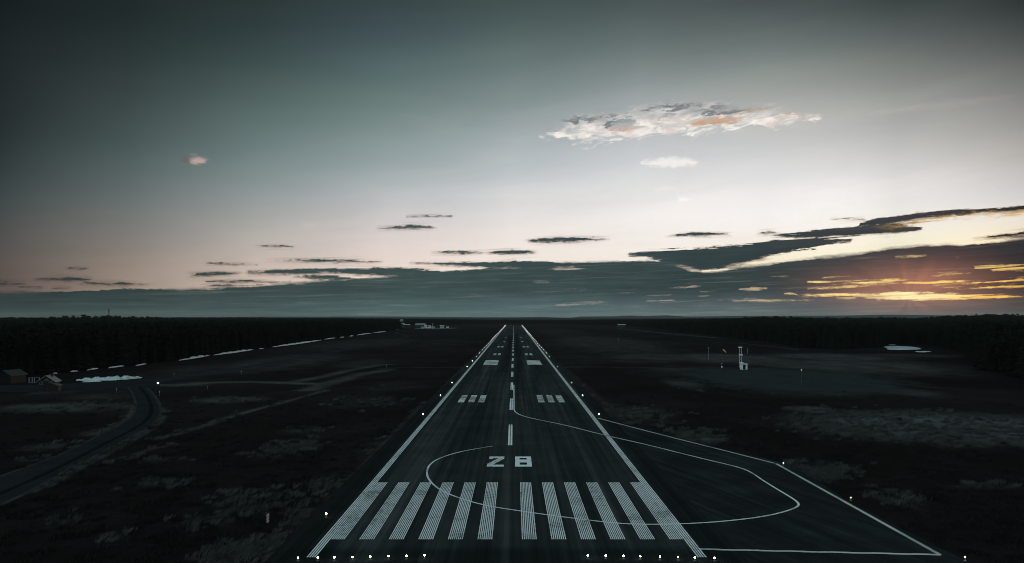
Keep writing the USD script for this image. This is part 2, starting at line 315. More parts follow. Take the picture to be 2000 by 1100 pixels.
    d9 = inside(t9, b9, g.plus(g.mul(warp, 1.1), g.mul(g.minus(n1, 0.5), 0.9)), 0.24, 0.16)
    d9 = g.mul(d9, g.step(az, -20.0, 0.0, 0.85, 0.72))
    c9 = g.mix(g.step(az, -24.0, -10.0), tuple(np.array(srgb(192, 166, 160)) * E2), tuple(np.array((.96, .92, .88)) * E2))
    # the small pink cloud has a dark left end
    dk = g.mul(g.step(g.plus(az, g.mul(nb0, 1.2)), float(px_az(379)), float(px_az(364))), g.step(az, -10.0, -20.0))
    c9 = g.mix(g.mul(dk, 0.85), c9, tuple(np.array(srgb(78, 78, 84)) * E2))
    col = g.mix(d9, col, c9)
    d10 = g.mul(inside(t10, b10, g.mul(warp, 1.2), 0.2, 0.2), v10)
    col = g.mix(d10, col, g.mix(1.0, col, (1.35, 1.25, 1.2), 'multiply'))

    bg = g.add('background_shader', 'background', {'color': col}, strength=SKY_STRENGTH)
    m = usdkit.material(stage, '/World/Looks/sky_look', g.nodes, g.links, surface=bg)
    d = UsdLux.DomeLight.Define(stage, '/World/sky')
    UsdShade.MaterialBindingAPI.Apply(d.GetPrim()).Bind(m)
    d.GetPrim().SetCustomDataByKey('kind', 'structure')


build_sky()
sun = UsdLux.DistantLight.Define(stage, '/World/sun')
sun.CreateIntensityAttr(SUN_INTENSITY)
sun.CreateAngleAttr(SUN_ANGLE)
sun.CreateNormalizeAttr(True)
sun.CreateColorAttr(Gf.Vec3f(1.0, 0.84, 0.66))
sun.AddRotateZOp().Set(-math.degrees(SUN_AZ))
sun.AddRotateXOp().Set(-(90 - math.degrees(SUN_EL)))


# ------------------------------------------------------------------ helpers
def W(px, py, z=0.0):
    """The point of the plane z that the photograph shows at (px, py)."""
    d = (H - z) * F / (py - HY)
    return np.array([(px - CX) / F * d, d, z])


def D(py): return H * F / (py - HY)


RC = -0.84          # the runway's centre line
LOOKS = {}


def look(name, nodes, links, surface):
    LOOKS[name] = usdkit.material(stage, f'/World/Looks/{name}', nodes, links, surface=surface)
    return LOOKS[name]


def plain(name, colour, rough=0.7, spec=0.3, var=0.15, scale=2.0, metal=0.0):
    g = Graph()
    co = g.add('texture_coordinate', 'object')
    n = g.noise(co, scale, 5.0, 0.6)
    c = np.array(colour)
    col = g.ramp(n, [(0.25, tuple(c * (1 - var))), (0.75, tuple(np.minimum(c * (1 + var), 0.95)))])
    p = g.add('principled_bsdf', 'BSDF', {'base_color': col}, roughness=rough, specular_ior_level=spec, metallic=metal)
    return look(name, g.nodes, g.links, p)


def tag(prim, label=None, category=None, group=None, kind=None):
    for k, v in (('label', label), ('category', category), ('group', group), ('kind', kind)):
        if v:
            prim.SetCustomDataByKey(k, v)
    return prim


USED = {}


def path_for(parent, name):
    base = parent + '/' + name
    n = USED.get(base, 0)
    USED[base] = n + 1
    return base if n == 0 else f'{base}_{n:03d}'


def obj(name, mesh, material, parent='/World', smooth=False):
    if not isinstance(parent, str):
        parent = str(parent.GetPath())
    return usdkit.mesh(stage, path_for(parent, name), mesh, LOOKS[material], smooth=smooth).GetPrim()


def thing(name, label, category, loc=(0, 0, 0), rot=0.0, group=None):
    x = UsdGeom.Xform.Define(stage, path_for('/World', name))
    x.AddTranslateOp().Set(Gf.Vec3d(*map(float, loc)))
    x.AddRotateZOp().Set(float(rot))
    return tag(x.GetPrim(), label, category, group)


def copy_of(root, name, label, category, loc, rot=0.0, group=None):
    p = thing(name, label, category, loc, rot, group)
    p.GetReferences().AddInternalReference(root.GetPath())
    p.SetInstanceable(True)
    return p


def box(x0, x1, y0, y1, z0, z1):
    b = trimesh.creation.box([x1 - x0, y1 - y0, z1 - z0])
    b.apply_translation([(x0 + x1) / 2, (y0 + y1) / 2, (z0 + z1) / 2])
    return b


def rod(a, b, r, r2=None, n=8):
    """A tapered round bar from a to b."""
    a, b = np.asarray(a, float), np.asarray(b, float)
    t = (b - a) / np.linalg.norm(b - a)
    u = np.cross(t, [0, 0, 1.0] if abs(t[2]) < 0.9 else [1.0, 0, 0]); u /= np.linalg.norm(u)
    v = np.cross(t, u)
    k = np.arange(n) * 2 * np.pi / n
    ring = np.cos(k)[:, None] * u + np.sin(k)[:, None] * v
    r2 = r if r2 is None else r2
    V = np.vstack([a + r * ring, b + r2 * ring, a, b])
    Fc = []
    for i in range(n):
        j = (i + 1) % n
        Fc += [[i, j, n + j], [i, n + j, n + i], [2 * n, j, i], [2 * n + 1, n + i, n + j]]
    return trimesh.Trimesh(V, Fc, process=False)


def join(*parts): return trimesh.util.concatenate([p for q in parts for p in (q if isinstance(q, list) else [q])])


def sheet(poly, z):
    """A flat sheet of a shapely polygon at height z."""
    out = []
    for p in (poly.geoms if hasattr(poly, 'geoms') else [poly]):
        if p.is_empty or p.area < 1e-6: continue
        v, f = trimesh.creation.triangulate_polygon(p, engine='earcut')
        v = np.column_stack([v, np.full(len(v), z)])
        n = np.cross(v[f[:, 1]] - v[f[:, 0]], v[f[:, 2]] - v[f[:, 0]])[:, 2]
        f = np.where((n < 0)[:, None], f[:, ::-1], f)
        out.append(trimesh.Trimesh(v, f, process=False))
    return join(out)


def spline(pts, n=160, closed=False):
    p = np.asarray(pts, float)
    if closed: p = np.vstack([p, p[:1]])
    t = np.concatenate([[0], np.cumsum(np.linalg.norm(np.diff(p, axis=0), axis=1) ** 0.5)])
    cs = CubicSpline(t, p, bc_type='periodic' if closed else 'natural')
    return cs(np.linspace(0, t[-1], n))


def rect(x0, x1, y0, y1): return shapely.box(x0, y0, x1, y1)

# ------------------------------------------------------------------ surfaces
def surface_looks():
    # asphalt: long streaks of traffic, rubber in the touchdown zone, fine stone
    g = Graph()
    P = g.add('geometry', 'position')
    x, y, z = g.sep(P)
    streak = g.noise(g.xyz(g.mul(x, 0.9), g.mul(y, 0.006), 0.0), 1.0, 5.0, 0.65)
    wide = g.noise(g.xyz(g.mul(x, 0.16), g.mul(y, 0.004), 4.0), 1.0, 3.0, 0.5)
    fine = g.noise(P, 3.0, 6.0, 0.7)
    blot = g.noise(P, 0.10, 5.0, 0.6)
    v = g.plus(g.plus(g.mul(g.minus(streak, 0.5), 2.2), g.mul(g.minus(wide, 0.5), 1.6)), g.plus(g.mul(g.minus(fine, 0.5), 0.35), g.mul(g.minus(blot, 0.5), 0.8)))
    base = g.ramp(g.plus(v, 0.5), [(0.0, (.0185, .0205, .0205)), (0.35, (.0275, .0305, .0305)), (0.65, (.0385, .0425, .0430)), (1.0, (.062, .068, .069))])
    # rubber: two wheel tracks left and right of the centre line
    ax = g.m('absolute', g.minus(x, RC))
    track = g.mul(g.step(ax, 1.0, 2.4), g.step(ax, 8.0, 4.0))
    rub_n = g.noise(g.xyz(g.mul(x, 2.4), g.mul(y, 0.02), 8.0), 1.0, 4.0, 0.7)
    where = g.mul(g.step(y, 230.0, 420.0), g.step(y, 1500.0, 800.0))
    rub = g.mul(g.mul(track, where), g.step(rub_n, 0.30, 0.58))
    base = g.mix(g.mul(rub, 0.92), base, (.0100, .0108, .0108))
    # a faint reflection painted as a paler strip down the middle
    sheen_strip = g.mul(g.step(g.m('absolute', g.minus(x, RC - 0.2)), 0.7, 0.3), g.mul(g.step(y, 150.0, 110.0), g.lin(streak, 0.3, 0.7, 0.1, 0.5)))
    base = g.mix(sheen_strip, base, (.075, .088, .09))
    # the shoulders outside the side lines and the stopway before the threshold are of darker stone
    old = g.m('maximum', g.step(ax, 22.6, 23.4), g.step(y, 87.0, 83.5))
    base = g.mix(g.mul(old, 0.85), base, g.mix(1.0, base, (.50, .50, .49), 'multiply'))
    bmp = g.add('bump', 'normal', {'height': fine}, strength=0.25, distance=0.02)
    p = g.add('principled_bsdf', 'BSDF', {'base_color': base, 'normal': bmp, 'roughness': g.lin(blot, 0.3, 0.7, 0.75, 0.9)}, specular_ior_level=0.0)
    look('asphalt', g.nodes, g.links, p)

    # the turn pad: the same stone, streaks in the sense of the turning aircraft
    g = Graph()
    P = g.add('geometry', 'position')
    x, y, z = g.sep(P)
    s1, s2 = g.plus(x, g.mul(y, 0.35)), g.minus(y, g.mul(x, 0.35))
    streak = g.noise(g.xyz(g.mul(s1, 0.42), g.mul(s2, 0.03), 0.0), 1.0, 5.0, 0.65, 0.5)
    fine = g.noise(P, 3.0, 6.0, 0.7)
    blot = g.noise(P, 0.08, 5.0, 0.6, 0.4)
    v = g.plus(g.plus(g.mul(g.minus(streak, 0.5), 1.6), g.mul(g.minus(fine, 0.5), 0.35)), g.mul(g.minus(blot, 0.5), 1.2))
    base = g.ramp(g.plus(v, 0.5), [(0.0, (.0120, .0132, .0134)), (0.4, (.0195, .0215, .0218)), (0.7, (.0290, .0320, .0325)), (1.0, (.048, .053, .054))])
    bmp = g.add('bump', 'normal', {'height': fine}, strength=0.25, distance=0.02)
    p = g.add('principled_bsdf', 'BSDF', {'base_color': base, 'normal': bmp}, roughness=0.9, specular_ior_level=0.0)
    look('pad_asphalt', g.nodes, g.links, p)

    # old road asphalt and gravel
    for name, c0, c1 in (('verge_gravel', (.014, .016, .016), (.060, .066, .066)), ('lane_asphalt', (.006, .0075, .008), (.014, .017, .018)), ('road_asphalt', (.0145, .0160, .0163), (.0300, .0325, .0330)), ('gravel', (.016, .019, .019), (.036, .040, .041))):
        g = Graph()
        P = g.add('geometry', 'position')
        n = g.plus(g.mul(g.noise(P, 0.12, 6.0, 0.65), 0.6), g.mul(g.noise(P, 1.4, 5.0, 0.7), 0.4))
        base = g.ramp(n, [(0.3, c0), (0.7, c1)])
        p = g.add('principled_bsdf', 'BSDF', {'base_color': base}, roughness=0.9, specular_ior_level=0.0)
        look(name, g.nodes, g.links, p)

    # white paint, worn through in places
    for name, wear, tone in (('runway_paint', 0.01, .82), ('worn_paint', 0.09, .80), ('line_paint', 0.02, .72)):
        g = Graph()
        P = g.add('geometry', 'position')
        n = g.plus(g.mul(g.noise(P, 1.6, 6.0, 0.75), 0.55), g.mul(g.noise(P, 0.13, 3.0, 0.6), 0.45))
        f = g.step(n, 0.33 + wear, 0.50 + wear)
        base = g.mix(f, (.14, .16, .16), (tone * .95, tone, tone))
        p = g.add('principled_bsdf', 'BSDF', {'base_color': base}, roughness=0.6, specular_ior_level=0.15)
        look(name, g.nodes, g.links, p)

    # heath and dry grass; the mesh carries how pale and how gravelly the ground is
    g = Graph()
    P = g.add('geometry', 'position')
    x, y, z = g.sep(P)
    pale = g.add('attribute', 'fac', attribute='pale')
    grav = g.add('attribute', 'fac', attribute='gravel')
    big = g.noise(P, 0.012, 5.0, 0.6, 0.6)
    mid = g.noise(g.xyz(g.mul(x, 0.07), g.mul(y, 0.05), 0.0), 1.0, 7.0, 0.72, 0.5)
    fine = g.noise(g.xyz(g.mul(x, 0.8), g.mul(y, 0.7), 2.0), 1.0, 6.0, 0.78)
    t = g.plus(g.plus(g.mul(big, 0.62), g.mul(mid, 0.38)), g.mul(g.minus(fine, 0.5), 0.45))
    heath = g.ramp(t, [(0.32, (.0105, .0085, .0080)), (0.48, (.0160, .0134, .0126)), (0.62, (.0240, .0205, .0195)), (0.80, (.042, .039, .037))])
    dry = g.ramp(g.plus(g.mul(mid, 0.5), g.mul(fine, 0.5)), [(0.30, (.034, .031, .030)), (0.50, (.088, .082, .079)), (0.70, (.185, .176, .170))])
    pf = g.step(g.plus(pale, g.mul(g.minus(g.plus(g.mul(mid, 0.5), g.mul(fine, 0.5)), 0.5), 0.60)), 0.10, 1.0)
    base = g.mix(pf, heath, dry)
    stone = g.ramp(g.plus(g.mul(mid, 0.5), g.mul(fine, 0.5)), [(0.3, (.022, .026, .026)), (0.7, (.046, .052, .052))])
    gf = g.step(g.plus(grav, g.mul(g.minus(mid, 0.5), 1.2)), 0.3, 0.7)
    base = g.mix(gf, base, stone)
    bmp = g.add('bump', 'normal', {'height': g.plus(fine, mid)}, strength=0.5, distance=0.35)
    p = g.add('principled_bsdf', 'BSDF', {'base_color': base, 'normal': bmp}, roughness=1.0, specular_ior_level=0.0)
    look('ground', g.nodes, g.links, p)

    # needles and bark
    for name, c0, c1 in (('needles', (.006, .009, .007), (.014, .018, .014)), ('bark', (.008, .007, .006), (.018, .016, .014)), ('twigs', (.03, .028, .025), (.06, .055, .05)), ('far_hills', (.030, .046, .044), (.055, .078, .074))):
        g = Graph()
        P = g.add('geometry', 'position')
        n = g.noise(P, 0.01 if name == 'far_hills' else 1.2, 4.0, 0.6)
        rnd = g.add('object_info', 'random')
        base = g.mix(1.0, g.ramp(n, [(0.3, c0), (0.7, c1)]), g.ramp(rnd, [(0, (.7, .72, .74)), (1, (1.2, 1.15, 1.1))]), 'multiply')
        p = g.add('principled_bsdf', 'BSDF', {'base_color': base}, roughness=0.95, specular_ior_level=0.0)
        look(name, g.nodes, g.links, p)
    for name, c0, c1 in (('pale_blades', (.034, .032, .030), (.074, .070, .067)), ('dark_blades', (.013, .0115, .0108), (.024, .0215, .020))):
        g = Graph()
        rnd = g.add('object_info', 'random')
        P = g.add('geometry', 'position')
        n = g.noise(P, 0.08, 3.0, 0.6)
        base = g.ramp(g.plus(g.mul(rnd, 0.5), g.mul(n, 0.5)), [(0.2, c0), (0.8, c1)])
        p = g.add('principled_bsdf', 'BSDF', {'base_color': base}, roughness=0.95, specular_ior_level=0.0)
        look(name, g.nodes, g.links, p)
    # old snow
    g = Graph()
    P = g.add('geometry', 'position')
    n = g.plus(g.mul(g.noise(P, 0.5, 6.0, 0.7), 0.6), g.mul(g.noise(P, 3.0, 4.0, 0.7), 0.4))
    base = g.ramp(n, [(0.30, (.22, .25, .26)), (0.5, (.52, .57, .58)), (0.7, (.72, .76, .77))])
    bmp = g.add('bump', 'normal', {'height': n}, strength=0.6, distance=0.3)
    p = g.add('principled_bsdf', 'BSDF', {'base_color': base, 'normal': bmp}, roughness=0.7, specular_ior_level=0.3)
    look('old_snow', g.nodes, g.links, p)
    plain('galvanised', (.42, .43, .44), 0.45, 0.5, metal=0.6)
    plain('dark_metal', (.06, .065, .07), 0.5, 0.4)
    plain('mast_steel', (.020, .021, .022), 0.8, 0.05)
    plain('frame_paint', (.16, .16, .165), 0.7, 0.1)
    plain('black_paint', (.012, .013, .014), 0.6, 0.1)
    plain('yellow_paint', (.55, .38, .05), 0.5, 0.4)
    plain('white_metal', (.66, .68, .68), 0.5, 0.4, 0.08)
    plain('grey_metal', (.34, .36, .37), 0.5, 0.4)
    plain('dark_red_wood', (.014, .0085, .008), 0.8, 0.2, 0.25, 3.0)
    plain('brown_wood', (.0075, .0065, .0062), 0.8, 0.2, 0.25, 3.0)
    plain('tan_wood', (.10, .082, .062), 0.8, 0.2, 0.2, 3.0)
    plain('pale_roof', (.17, .175, .18), 0.6, 0.35, 0.15, 1.0)
    plain('dark_roof', (.012, .012, .013), 0.6, 0.35, 0.15, 1.0)
    plain('concrete', (.28, .29, .29), 0.8, 0.3)
    plain('far_concrete', (.10, .11, .11), 0.9, 0.0)
    plain('red_paint', (.16, .016, .016), 0.5, 0.4)
    plain('orange_cloth', (.60, .22, .06), 0.8, 0.2)
    plain('white_cloth', (.72, .70, .66), 0.8, 0.2)
    plain('blue_metal', (.07, .08, .12), 0.5, 0.4)
    for name, c, s in (('white_lamp', (1.0, .97, .92), LAMP * 0.28), ('green_lamp', (.78, 1.0, .92), LAMP * 0.36), ('blue_lamp', (.75, .9, 1.0), LAMP * 0.22), ('red_lamp', (1.0, .30, .2), LAMP * 0.12)):
        look(name, {'e': ('emission', {'color': c, 'strength': s})}, [], 'e.emission')
    # window glass
    g = Graph()
    p = g.add('principled_bsdf', 'BSDF', {}, base_color=(.02, .025, .03), roughness=0.08, specular_ior_level=0.6)
    look('window_glass', g.nodes, g.links, p)


LAMP = 70.0 / 2 ** EXPOSURE
surface_looks()

# ------------------------------------------------------------------ outlines of the place
RUNWAY = rect(RC - 26.6, RC + 26.6, 66.0, 2096.0)
pad_edge = [W(1158, 806), W(1168, 812.5), W(1240, 833), W(1320, 854), W(1420, 878.5), W(1490, 895), W(1530, 906), W(1570, 925), W(1610, 948), W(1645, 972), W(1668, 985), W(1720, 1012), W(1775, 1040), W(1830, 1066), W(1875, 1090), W(1900, 1104)]
pad_edge = spline([p[:2] for p in pad_edge], 90)
PAD = Polygon([(RC + 26.6, pad_edge[0][1] - 0.0)] + [tuple(p) for p in pad_edge] + [(float(pad_edge[-1][0]) + 1, 66.0), (RC + 26.6, 66.0)]).buffer(0)
PAD = PAD.difference(rect(RC - 26.6, RC + 26.6, 60, 300))
PAD = max(PAD.geoms, key=lambda q: q.area) if hasattr(PAD, 'geoms') else PAD

road_l = spline([W(*p)[:2] for p in ((-60, 962), (0, 931), (80, 902), (150, 873), (192, 851), (219, 839), (248, 820), (261, 806), (265, 792), (262, 778), (257, 766), (250, 757))], 80)
road_r = spline([W(*p)[:2] for p in ((-60, 1022), (0, 988), (65, 956), (131, 920), (196, 886), (262, 851), (290, 836), (307, 822), (315, 804), (308, 782), (298, 768), (286, 757))], 80)
ROAD = Polygon(list(map(tuple, road_l)) + list(map(tuple, road_r[::-1]))).buffer(0)
APRON = Polygon(list(map(tuple, spline([W(*p)[:2] for p in ((-40, 764), (60, 765), (150, 763), (215, 759), (258, 760), (300, 757), (312, 752), (285, 745), (220, 745), (140, 749), (60, 752), (-40, 754))], 90, closed=True)))).buffer(0)
APRON = APRON.difference(ROAD)
APRON = max(APRON.geoms, key=lambda q: q.area) if hasattr(APRON, 'geoms') else APRON
PERIM = LineString([tuple(W(*p)[:2]) for p in ((300, 747), (345, 737), (400, 729), (460, 721), (530, 708), (600, 697), (660, 686), (720, 674), (770, 664), (792, 659.5), (797, 656.5), (785, 653.5), (772, 651), (776, 649), (795, 646.5), (820, 643.5), (850, 641))]).buffer(3.2, cap_style=2, join_style=1)

forest_left = [W(*p)[:2] for p in ((-260, 790), (-120, 765), (0, 746), (137, 727), (290, 711), (350, 704), (500, 683), (627, 664.5), (720, 651.5), (778, 644.2), (800, 640.5), (840, 636.5), (900, 633.8), (960, 632.5), (1004, 632.2))]
forest_right = [W(*p)[:2] for p in ((1004, 632.2), (1080, 633), (1160, 634.5), (1215, 636), (1260, 640), (1330, 649), (1440, 661), (1520, 671), (1560, 680), (1640, 683), (1715, 679), (1735, 672.5), (1800, 673), (1860, 682), (1895, 697), (1915, 722), (2000, 741), (2150, 765), (2300, 790))]

# ------------------------------------------------------------------ ground
rng = np.random.default_rng(7)


def hump(x, y):
    """The rises that carry the forests left and right."""
    z = np.zeros_like(x)
    for px, d, h, sx, sy in ((205, 1500, 9.0, 70, 260), (1505, 1350, 7.0, 90, 200), (1960, 1500, 9.0, 170, 260), (60, 1700, 3.0, 200, 300), (1640, 1900, 4.0, 260, 300)):
        cx = (px - CX) / F * d
        z = z + h * np.exp(-((x - cx) / sx) ** 2 - ((y - d) / sy) ** 2)
    z = z + np.clip((np.hypot(x, y) - 2600) / 4000, 0, 1) * 5.0 * (meshkit.fbm(np.stack([x / 900, y / 900, 0 * x], -1), 3, 5) - 0.5)
    return np.where(z < 0.02, 0.0, z - 0.02)


def blur_line(x, y, pts, width, soft):
    line = LineString([tuple(W(*p)[:2]) for p in pts])
    near = shapely.distance(line, shapely.points(x, y))
    return np.clip((width + soft - near) / soft, 0, 1)


def blob(x, y, px0, px1, py0, py1, power=1.0, tilt=0.0):
    """A patch that covers px0..px1 and py0..py1 of the photograph, as an ellipse of the ground."""
    a, b, c = W((px0 + px1) / 2, (py0 + py1) / 2), W(px0, (py0 + py1) / 2), W((px0 + px1) / 2, py0)
    e = W((px0 + px1) / 2, py1)
    ry = (c[1] - e[1]) / 2
    cy = (c[1] + e[1]) / 2
    rx = abs(a[0] - b[0])
    u, v = (x - a[0] - tilt * (y - cy)) / rx, (y - cy) / ry
    return np.clip((1.75 - np.hypot(u, v)) / 1.2, 0, 1) ** (1.6 * power)


def ground():
    ang = np.concatenate([np.radians(np.arange(-44, 44.01, 0.22)), np.radians(np.arange(48, 316, 6.0))])
    rad = np.concatenate([[1.0], np.linspace(30, 70, 4), np.geomspace(74, 9200, 560)])
    A, R = np.meshgrid(ang, rad, indexing='ij')
    x, y = R * np.sin(A), R * np.cos(A)
    z = hump(x, y)
    na, nr = A.shape
    idx = np.arange(na * nr).reshape(na, nr)
    nxt = np.roll(idx, -1, 0)
    q = np.stack([idx[:, :-1], idx[:, 1:], nxt[:, 1:], nxt[:, :-1]], -1).reshape(-1, 4)
    fx, fy = x.ravel(), y.ravel()
    pale = np.zeros(len(fx)); grav = np.zeros(len(fx))
    near = (np.abs(np.degrees(np.arctan2(fx, fy))) < 44) & (np.hypot(fx, fy) < 2600)
    X, Y = fx[near], fy[near]
    pl, gv = np.zeros(len(X)), np.zeros(len(X))
    for b in ((1600, 2120, 806, 866, .95), (1690, 1940, 816, 842, 1.0), (1545, 1650, 794, 808, .75), (1130, 1330, 790, 830, .45), (1290, 1420, 838, 868, .55), (1500, 1680, 898, 925, .4), (1545, 1650, 915, 940, .5), (1700, 1790, 950, 990, .45),
              (1310, 1560, 690, 712, .6), (1480, 1900, 700, 735, .55), (1650, 1900, 690, 700, .4), (1180, 1330, 700, 712, .35), (1700, 1830, 755, 775, .5), (1300, 1370, 740, 762, .45), (1860, 1990, 945, 957, .45), (1050, 1200, 690, 715, .25),
              (0, 250, 786, 806, .62), (190, 260, 790, 800, .5), (160, 240, 838, 852, .7), (50, 160, 862, 882, .6), (40, 90, 892, 902, .5), (380, 520, 775, 787, .62), (100, 300, 768, 782, .35), (320, 420, 745, 756, .5),
              (500, 620, 858, 900, .62), (540, 640, 830, 850, .4), (400, 640, 950, 1010, .38), (560, 660, 985, 1040, .42), (420, 600, 1050, 1110, .66), (330, 480, 1000, 1040, .35), (180, 260, 1040, 1060, .4), (90, 190, 1000, 1030, .35), (240, 380, 930, 960, .4), (270, 380, 890, 905, .42),
              (700, 860, 742, 765, .3), (640, 760, 700, 722, .35), (760, 930, 660, 690, .25), (620, 800, 770, 800, .3), (700, 800, 850, 905, .35), (600, 700, 920, 970, .4), (540, 640, 700, 712, .4), (930, 960, 690, 720, .2), (1080, 1340, 655, 700, .42), (1040, 1180, 640, 665, .3), (1180, 1420, 690, 706, .5), (1500, 1760, 690, 706, .6), (1240, 1560, 712, 745, .35), (400, 640, 690, 735, .42), (560, 800, 660, 690, .35), (300, 520, 700, 745, .35)):
        pl = np.maximum(pl, b[4] * (0.8 if b[0] < 900 and b[3] > 840 else 1.0) * blob(X, Y, *b[:4], power=0.8))
    for pts, w, s, v in ((((310, 858), (400, 832), (470, 808), (560, 784), (640, 762)), 0.6, 2.0, .60), (((290, 752), (350, 752), (420, 747), (500, 746), (560, 748), (620, 750)), 2.0, 5.0, .65), (((560, 748), (620, 738), (680, 724), (740, 713), (760, 712)), 1.5, 5.0, .6),
                         (((600, 762), (660, 744), (700, 732), (760, 722)), 2.0, 6.0, .55), (((740, 720), (800, 718), (860, 718), (930, 718)), 1.0, 4.0, .45), (((880, 670), (940, 670)), 2.0, 5.0, .5),
                         (((1080, 717), (1180, 717), (1300, 719), (1420, 722)), 1.0, 3.0, .5), (((1205, 641), (1260, 647), (1330, 654), (1400, 660)), 2.0, 6.0, .75), (((1400, 669), (1450, 671), (1500, 676), (1560, 683)), 0.8, 2.5, .8), (((1880, 674), (1940, 676), (2000, 678)), 1.5, 4.0, .6),
                         (((210, 905), (260, 895), (290, 878), (345, 868)), 0.4, 1.2, .55), (((60, 960), (131, 925), (200, 890), (262, 856), (300, 835), (318, 812), (318, 795)), 0.6, 1.6, .5), (((190, 846), (240, 825), (258, 806), (258, 790)), 0.3, 1.4, .6),
                         (((1075, 700), (1120, 735), (1165, 775), (1230, 815)), 0.8, 3.0, .35), (((560, 1075), (625, 1003), (700, 925), (770, 850), (830, 785)), 0.5, 1.6, .45)):
        pl = np.maximum(pl, v * blur_line(X, Y, pts, w, s))
    for b in ((1390, 1720, 722, 764, 1.0), (60, 150, 758, 772, .6)):
        gv = np.maximum(gv, b[4] * blob(X, Y, *b[:4], power=0.6))
    pale[near], grav[near] = pl, gv
    m = usdkit.mesh(stage, '/World/ground', (np.column_stack([fx, fy, z.ravel()]), q), LOOKS['ground'], smooth=True)
    api = UsdGeom.PrimvarsAPI(m)
    for nm, arr in (('pale', pale), ('gravel', grav)):
        api.CreatePrimvar(nm, Sdf.ValueTypeNames.FloatArray, 'vertex').Set(Vt.FloatArray.FromNumpy(arr.astype(np.float32)))
    tag(m.GetPrim(), kind='structure')
    return X, Y, pl


GX, GY, GP = ground()


def hills():
    """The wooded hills that close the view, some ten kilometres off."""
    a = np.radians(np.arange(-60, 60.01, 0.15))
    px = CX + F * np.tan(a)
    crest_px = [(-2000, 618), (0, 621), (150, 621.5), (330, 620.6), (450, 619.8), (600, 619.6), (760, 619.2), (860, 620.0), (930, 620.6), (1000, 620.6), (1060, 620.0), (1110, 622.0), (1135, 619.2), (1200, 618.8), (1230, 617.2), (1262, 618.4), (1300, 616.9), (1345, 619.4), (1400, 618.6),
                (1500, 617.8), (1600, 617.8), (1660, 617.0), (1720, 615.9), (1800, 616.4), (1880, 617.2), (1915, 618.8), (2000, 618), (4000, 617)]
    cr = np.interp(px, [c[0] for c in crest_px], [c[1] for c in crest_px])
    d0 = 9800.0
    top = H + (HY - cr + 0.9) * d0 / F
    top = top + 2.2 * (meshkit.fbm(np.stack([px / 60, 0 * px, 0 * px], -1), 4, 3) - 0.5)
    prof = ((8200, 0.0), (8800, 0.42), (9300, 0.80), (9800, 1.0), (10400, 0.85), (11500, 0.6))
    V, n = [], len(a)
    for k, (d, h) in enumerate(prof):
        r = d / np.cos(a) if False else np.full(n, d) / np.cos(a)
        wob = 1 + 0.25 * (meshkit.fbm(np.stack([px / 90, np.full(n, k * 1.7), 0 * px], -1), 3, 9) - 0.5) * (0 < k < 3)
        V.append(np.stack([r * np.sin(a), r * np.cos(a), (top + 6) * h * wob - 6], -1))
    V = np.vstack(V)
    i, j = np.meshgrid(np.arange(len(prof) - 1), np.arange(n - 1), indexing='ij')
    q = np.stack([i * n + j, i * n + j + 1, (i + 1) * n + j + 1, (i + 1) * n + j], -1).reshape(-1, 4)
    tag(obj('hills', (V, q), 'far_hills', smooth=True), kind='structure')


hills()

# ------------------------------------------------------------------ runway, turn pad, roads
Z0 = 0.02
runway = UsdGeom.Xform.Define(stage, '/World/runway').GetPrim()
tag(runway, kind='structure')
obj('asphalt_surface', sheet(RUNWAY, Z0), 'asphalt', runway)
tag(obj('turn_pad', sheet(PAD, Z0), 'pad_asphalt'), kind='structure')
tag(obj('access_road', sheet(ROAD, 0.008), 'road_asphalt'), kind='structure')
road_prim = stage.GetPrimAtPath('/World/access_road')
for line, w0 in ((road_l, 0.35), (road_r, 0.45)):
    obj('verge', sheet(LineString(line[4:]).buffer(w0, cap_style=2), 0.014), 'verge_gravel', road_prim)
inner = road_l + (road_r - road_l) * 0.63
obj('dark_lane', sheet(LineString(inner).buffer(0.55, cap_style=2), 0.0125), 'lane_asphalt', road_prim)
tag(obj('apron', sheet(APRON, 0.008), 'road_asphalt'), kind='structure')
tag(obj('perimeter_road', sheet(PERIM.difference(APRON.buffer(0.5)), 0.004), 'gravel'), kind='structure')

ZM = Z0 + 0.004


def quads(rects, z=ZM): return join([sheet(rect(*r), z) for r in rects])


# threshold stripes: twelve, each of eight painted lines
def stripe_lines(x0, x1, y0, y1, n=8, duty=0.54):
    pitch = (x1 - x0) / (n - 1 + duty)
    return [(x0 + k * pitch, x0 + k * pitch + pitch * duty, y0, y1) for k in range(n)]


TH0, TH1 = 88.8, 119.2
for side in (-1, 1):
    for k in range(6):
        a = 1.80 + 3.58 * k
        x0, x1 = (a, a + 1.78)
        if k == 5: x1 = 21.28
        xs = sorted((RC + side * x0, RC + side * x1))
        obj('threshold_stripe', quads(stripe_lines(xs[0], xs[1], TH0, TH1, 8 if k < 5 else 7)), 'runway_paint', runway)
# side lines: four painted lines on each side
for side in (-1, 1):
    xs = sorted((RC + side * 21.40, RC + side * 22.42))
    obj('edge_line', quads(stripe_lines(xs[0], xs[1], 82.2, 2090.0, 4, 0.6)), 'runway_paint', runway)
# centre line
for k in range(33):
    y0 = 153.4 + 57.4 * k
    if y0 > 2000: break
    obj('centreline_dash', quads([(RC - 0.45, RC - 0.08, y0, y0 + 29.2), (RC + 0.08, RC + 0.45, y0, y0 + 29.2)]), 'runway_paint', runway)
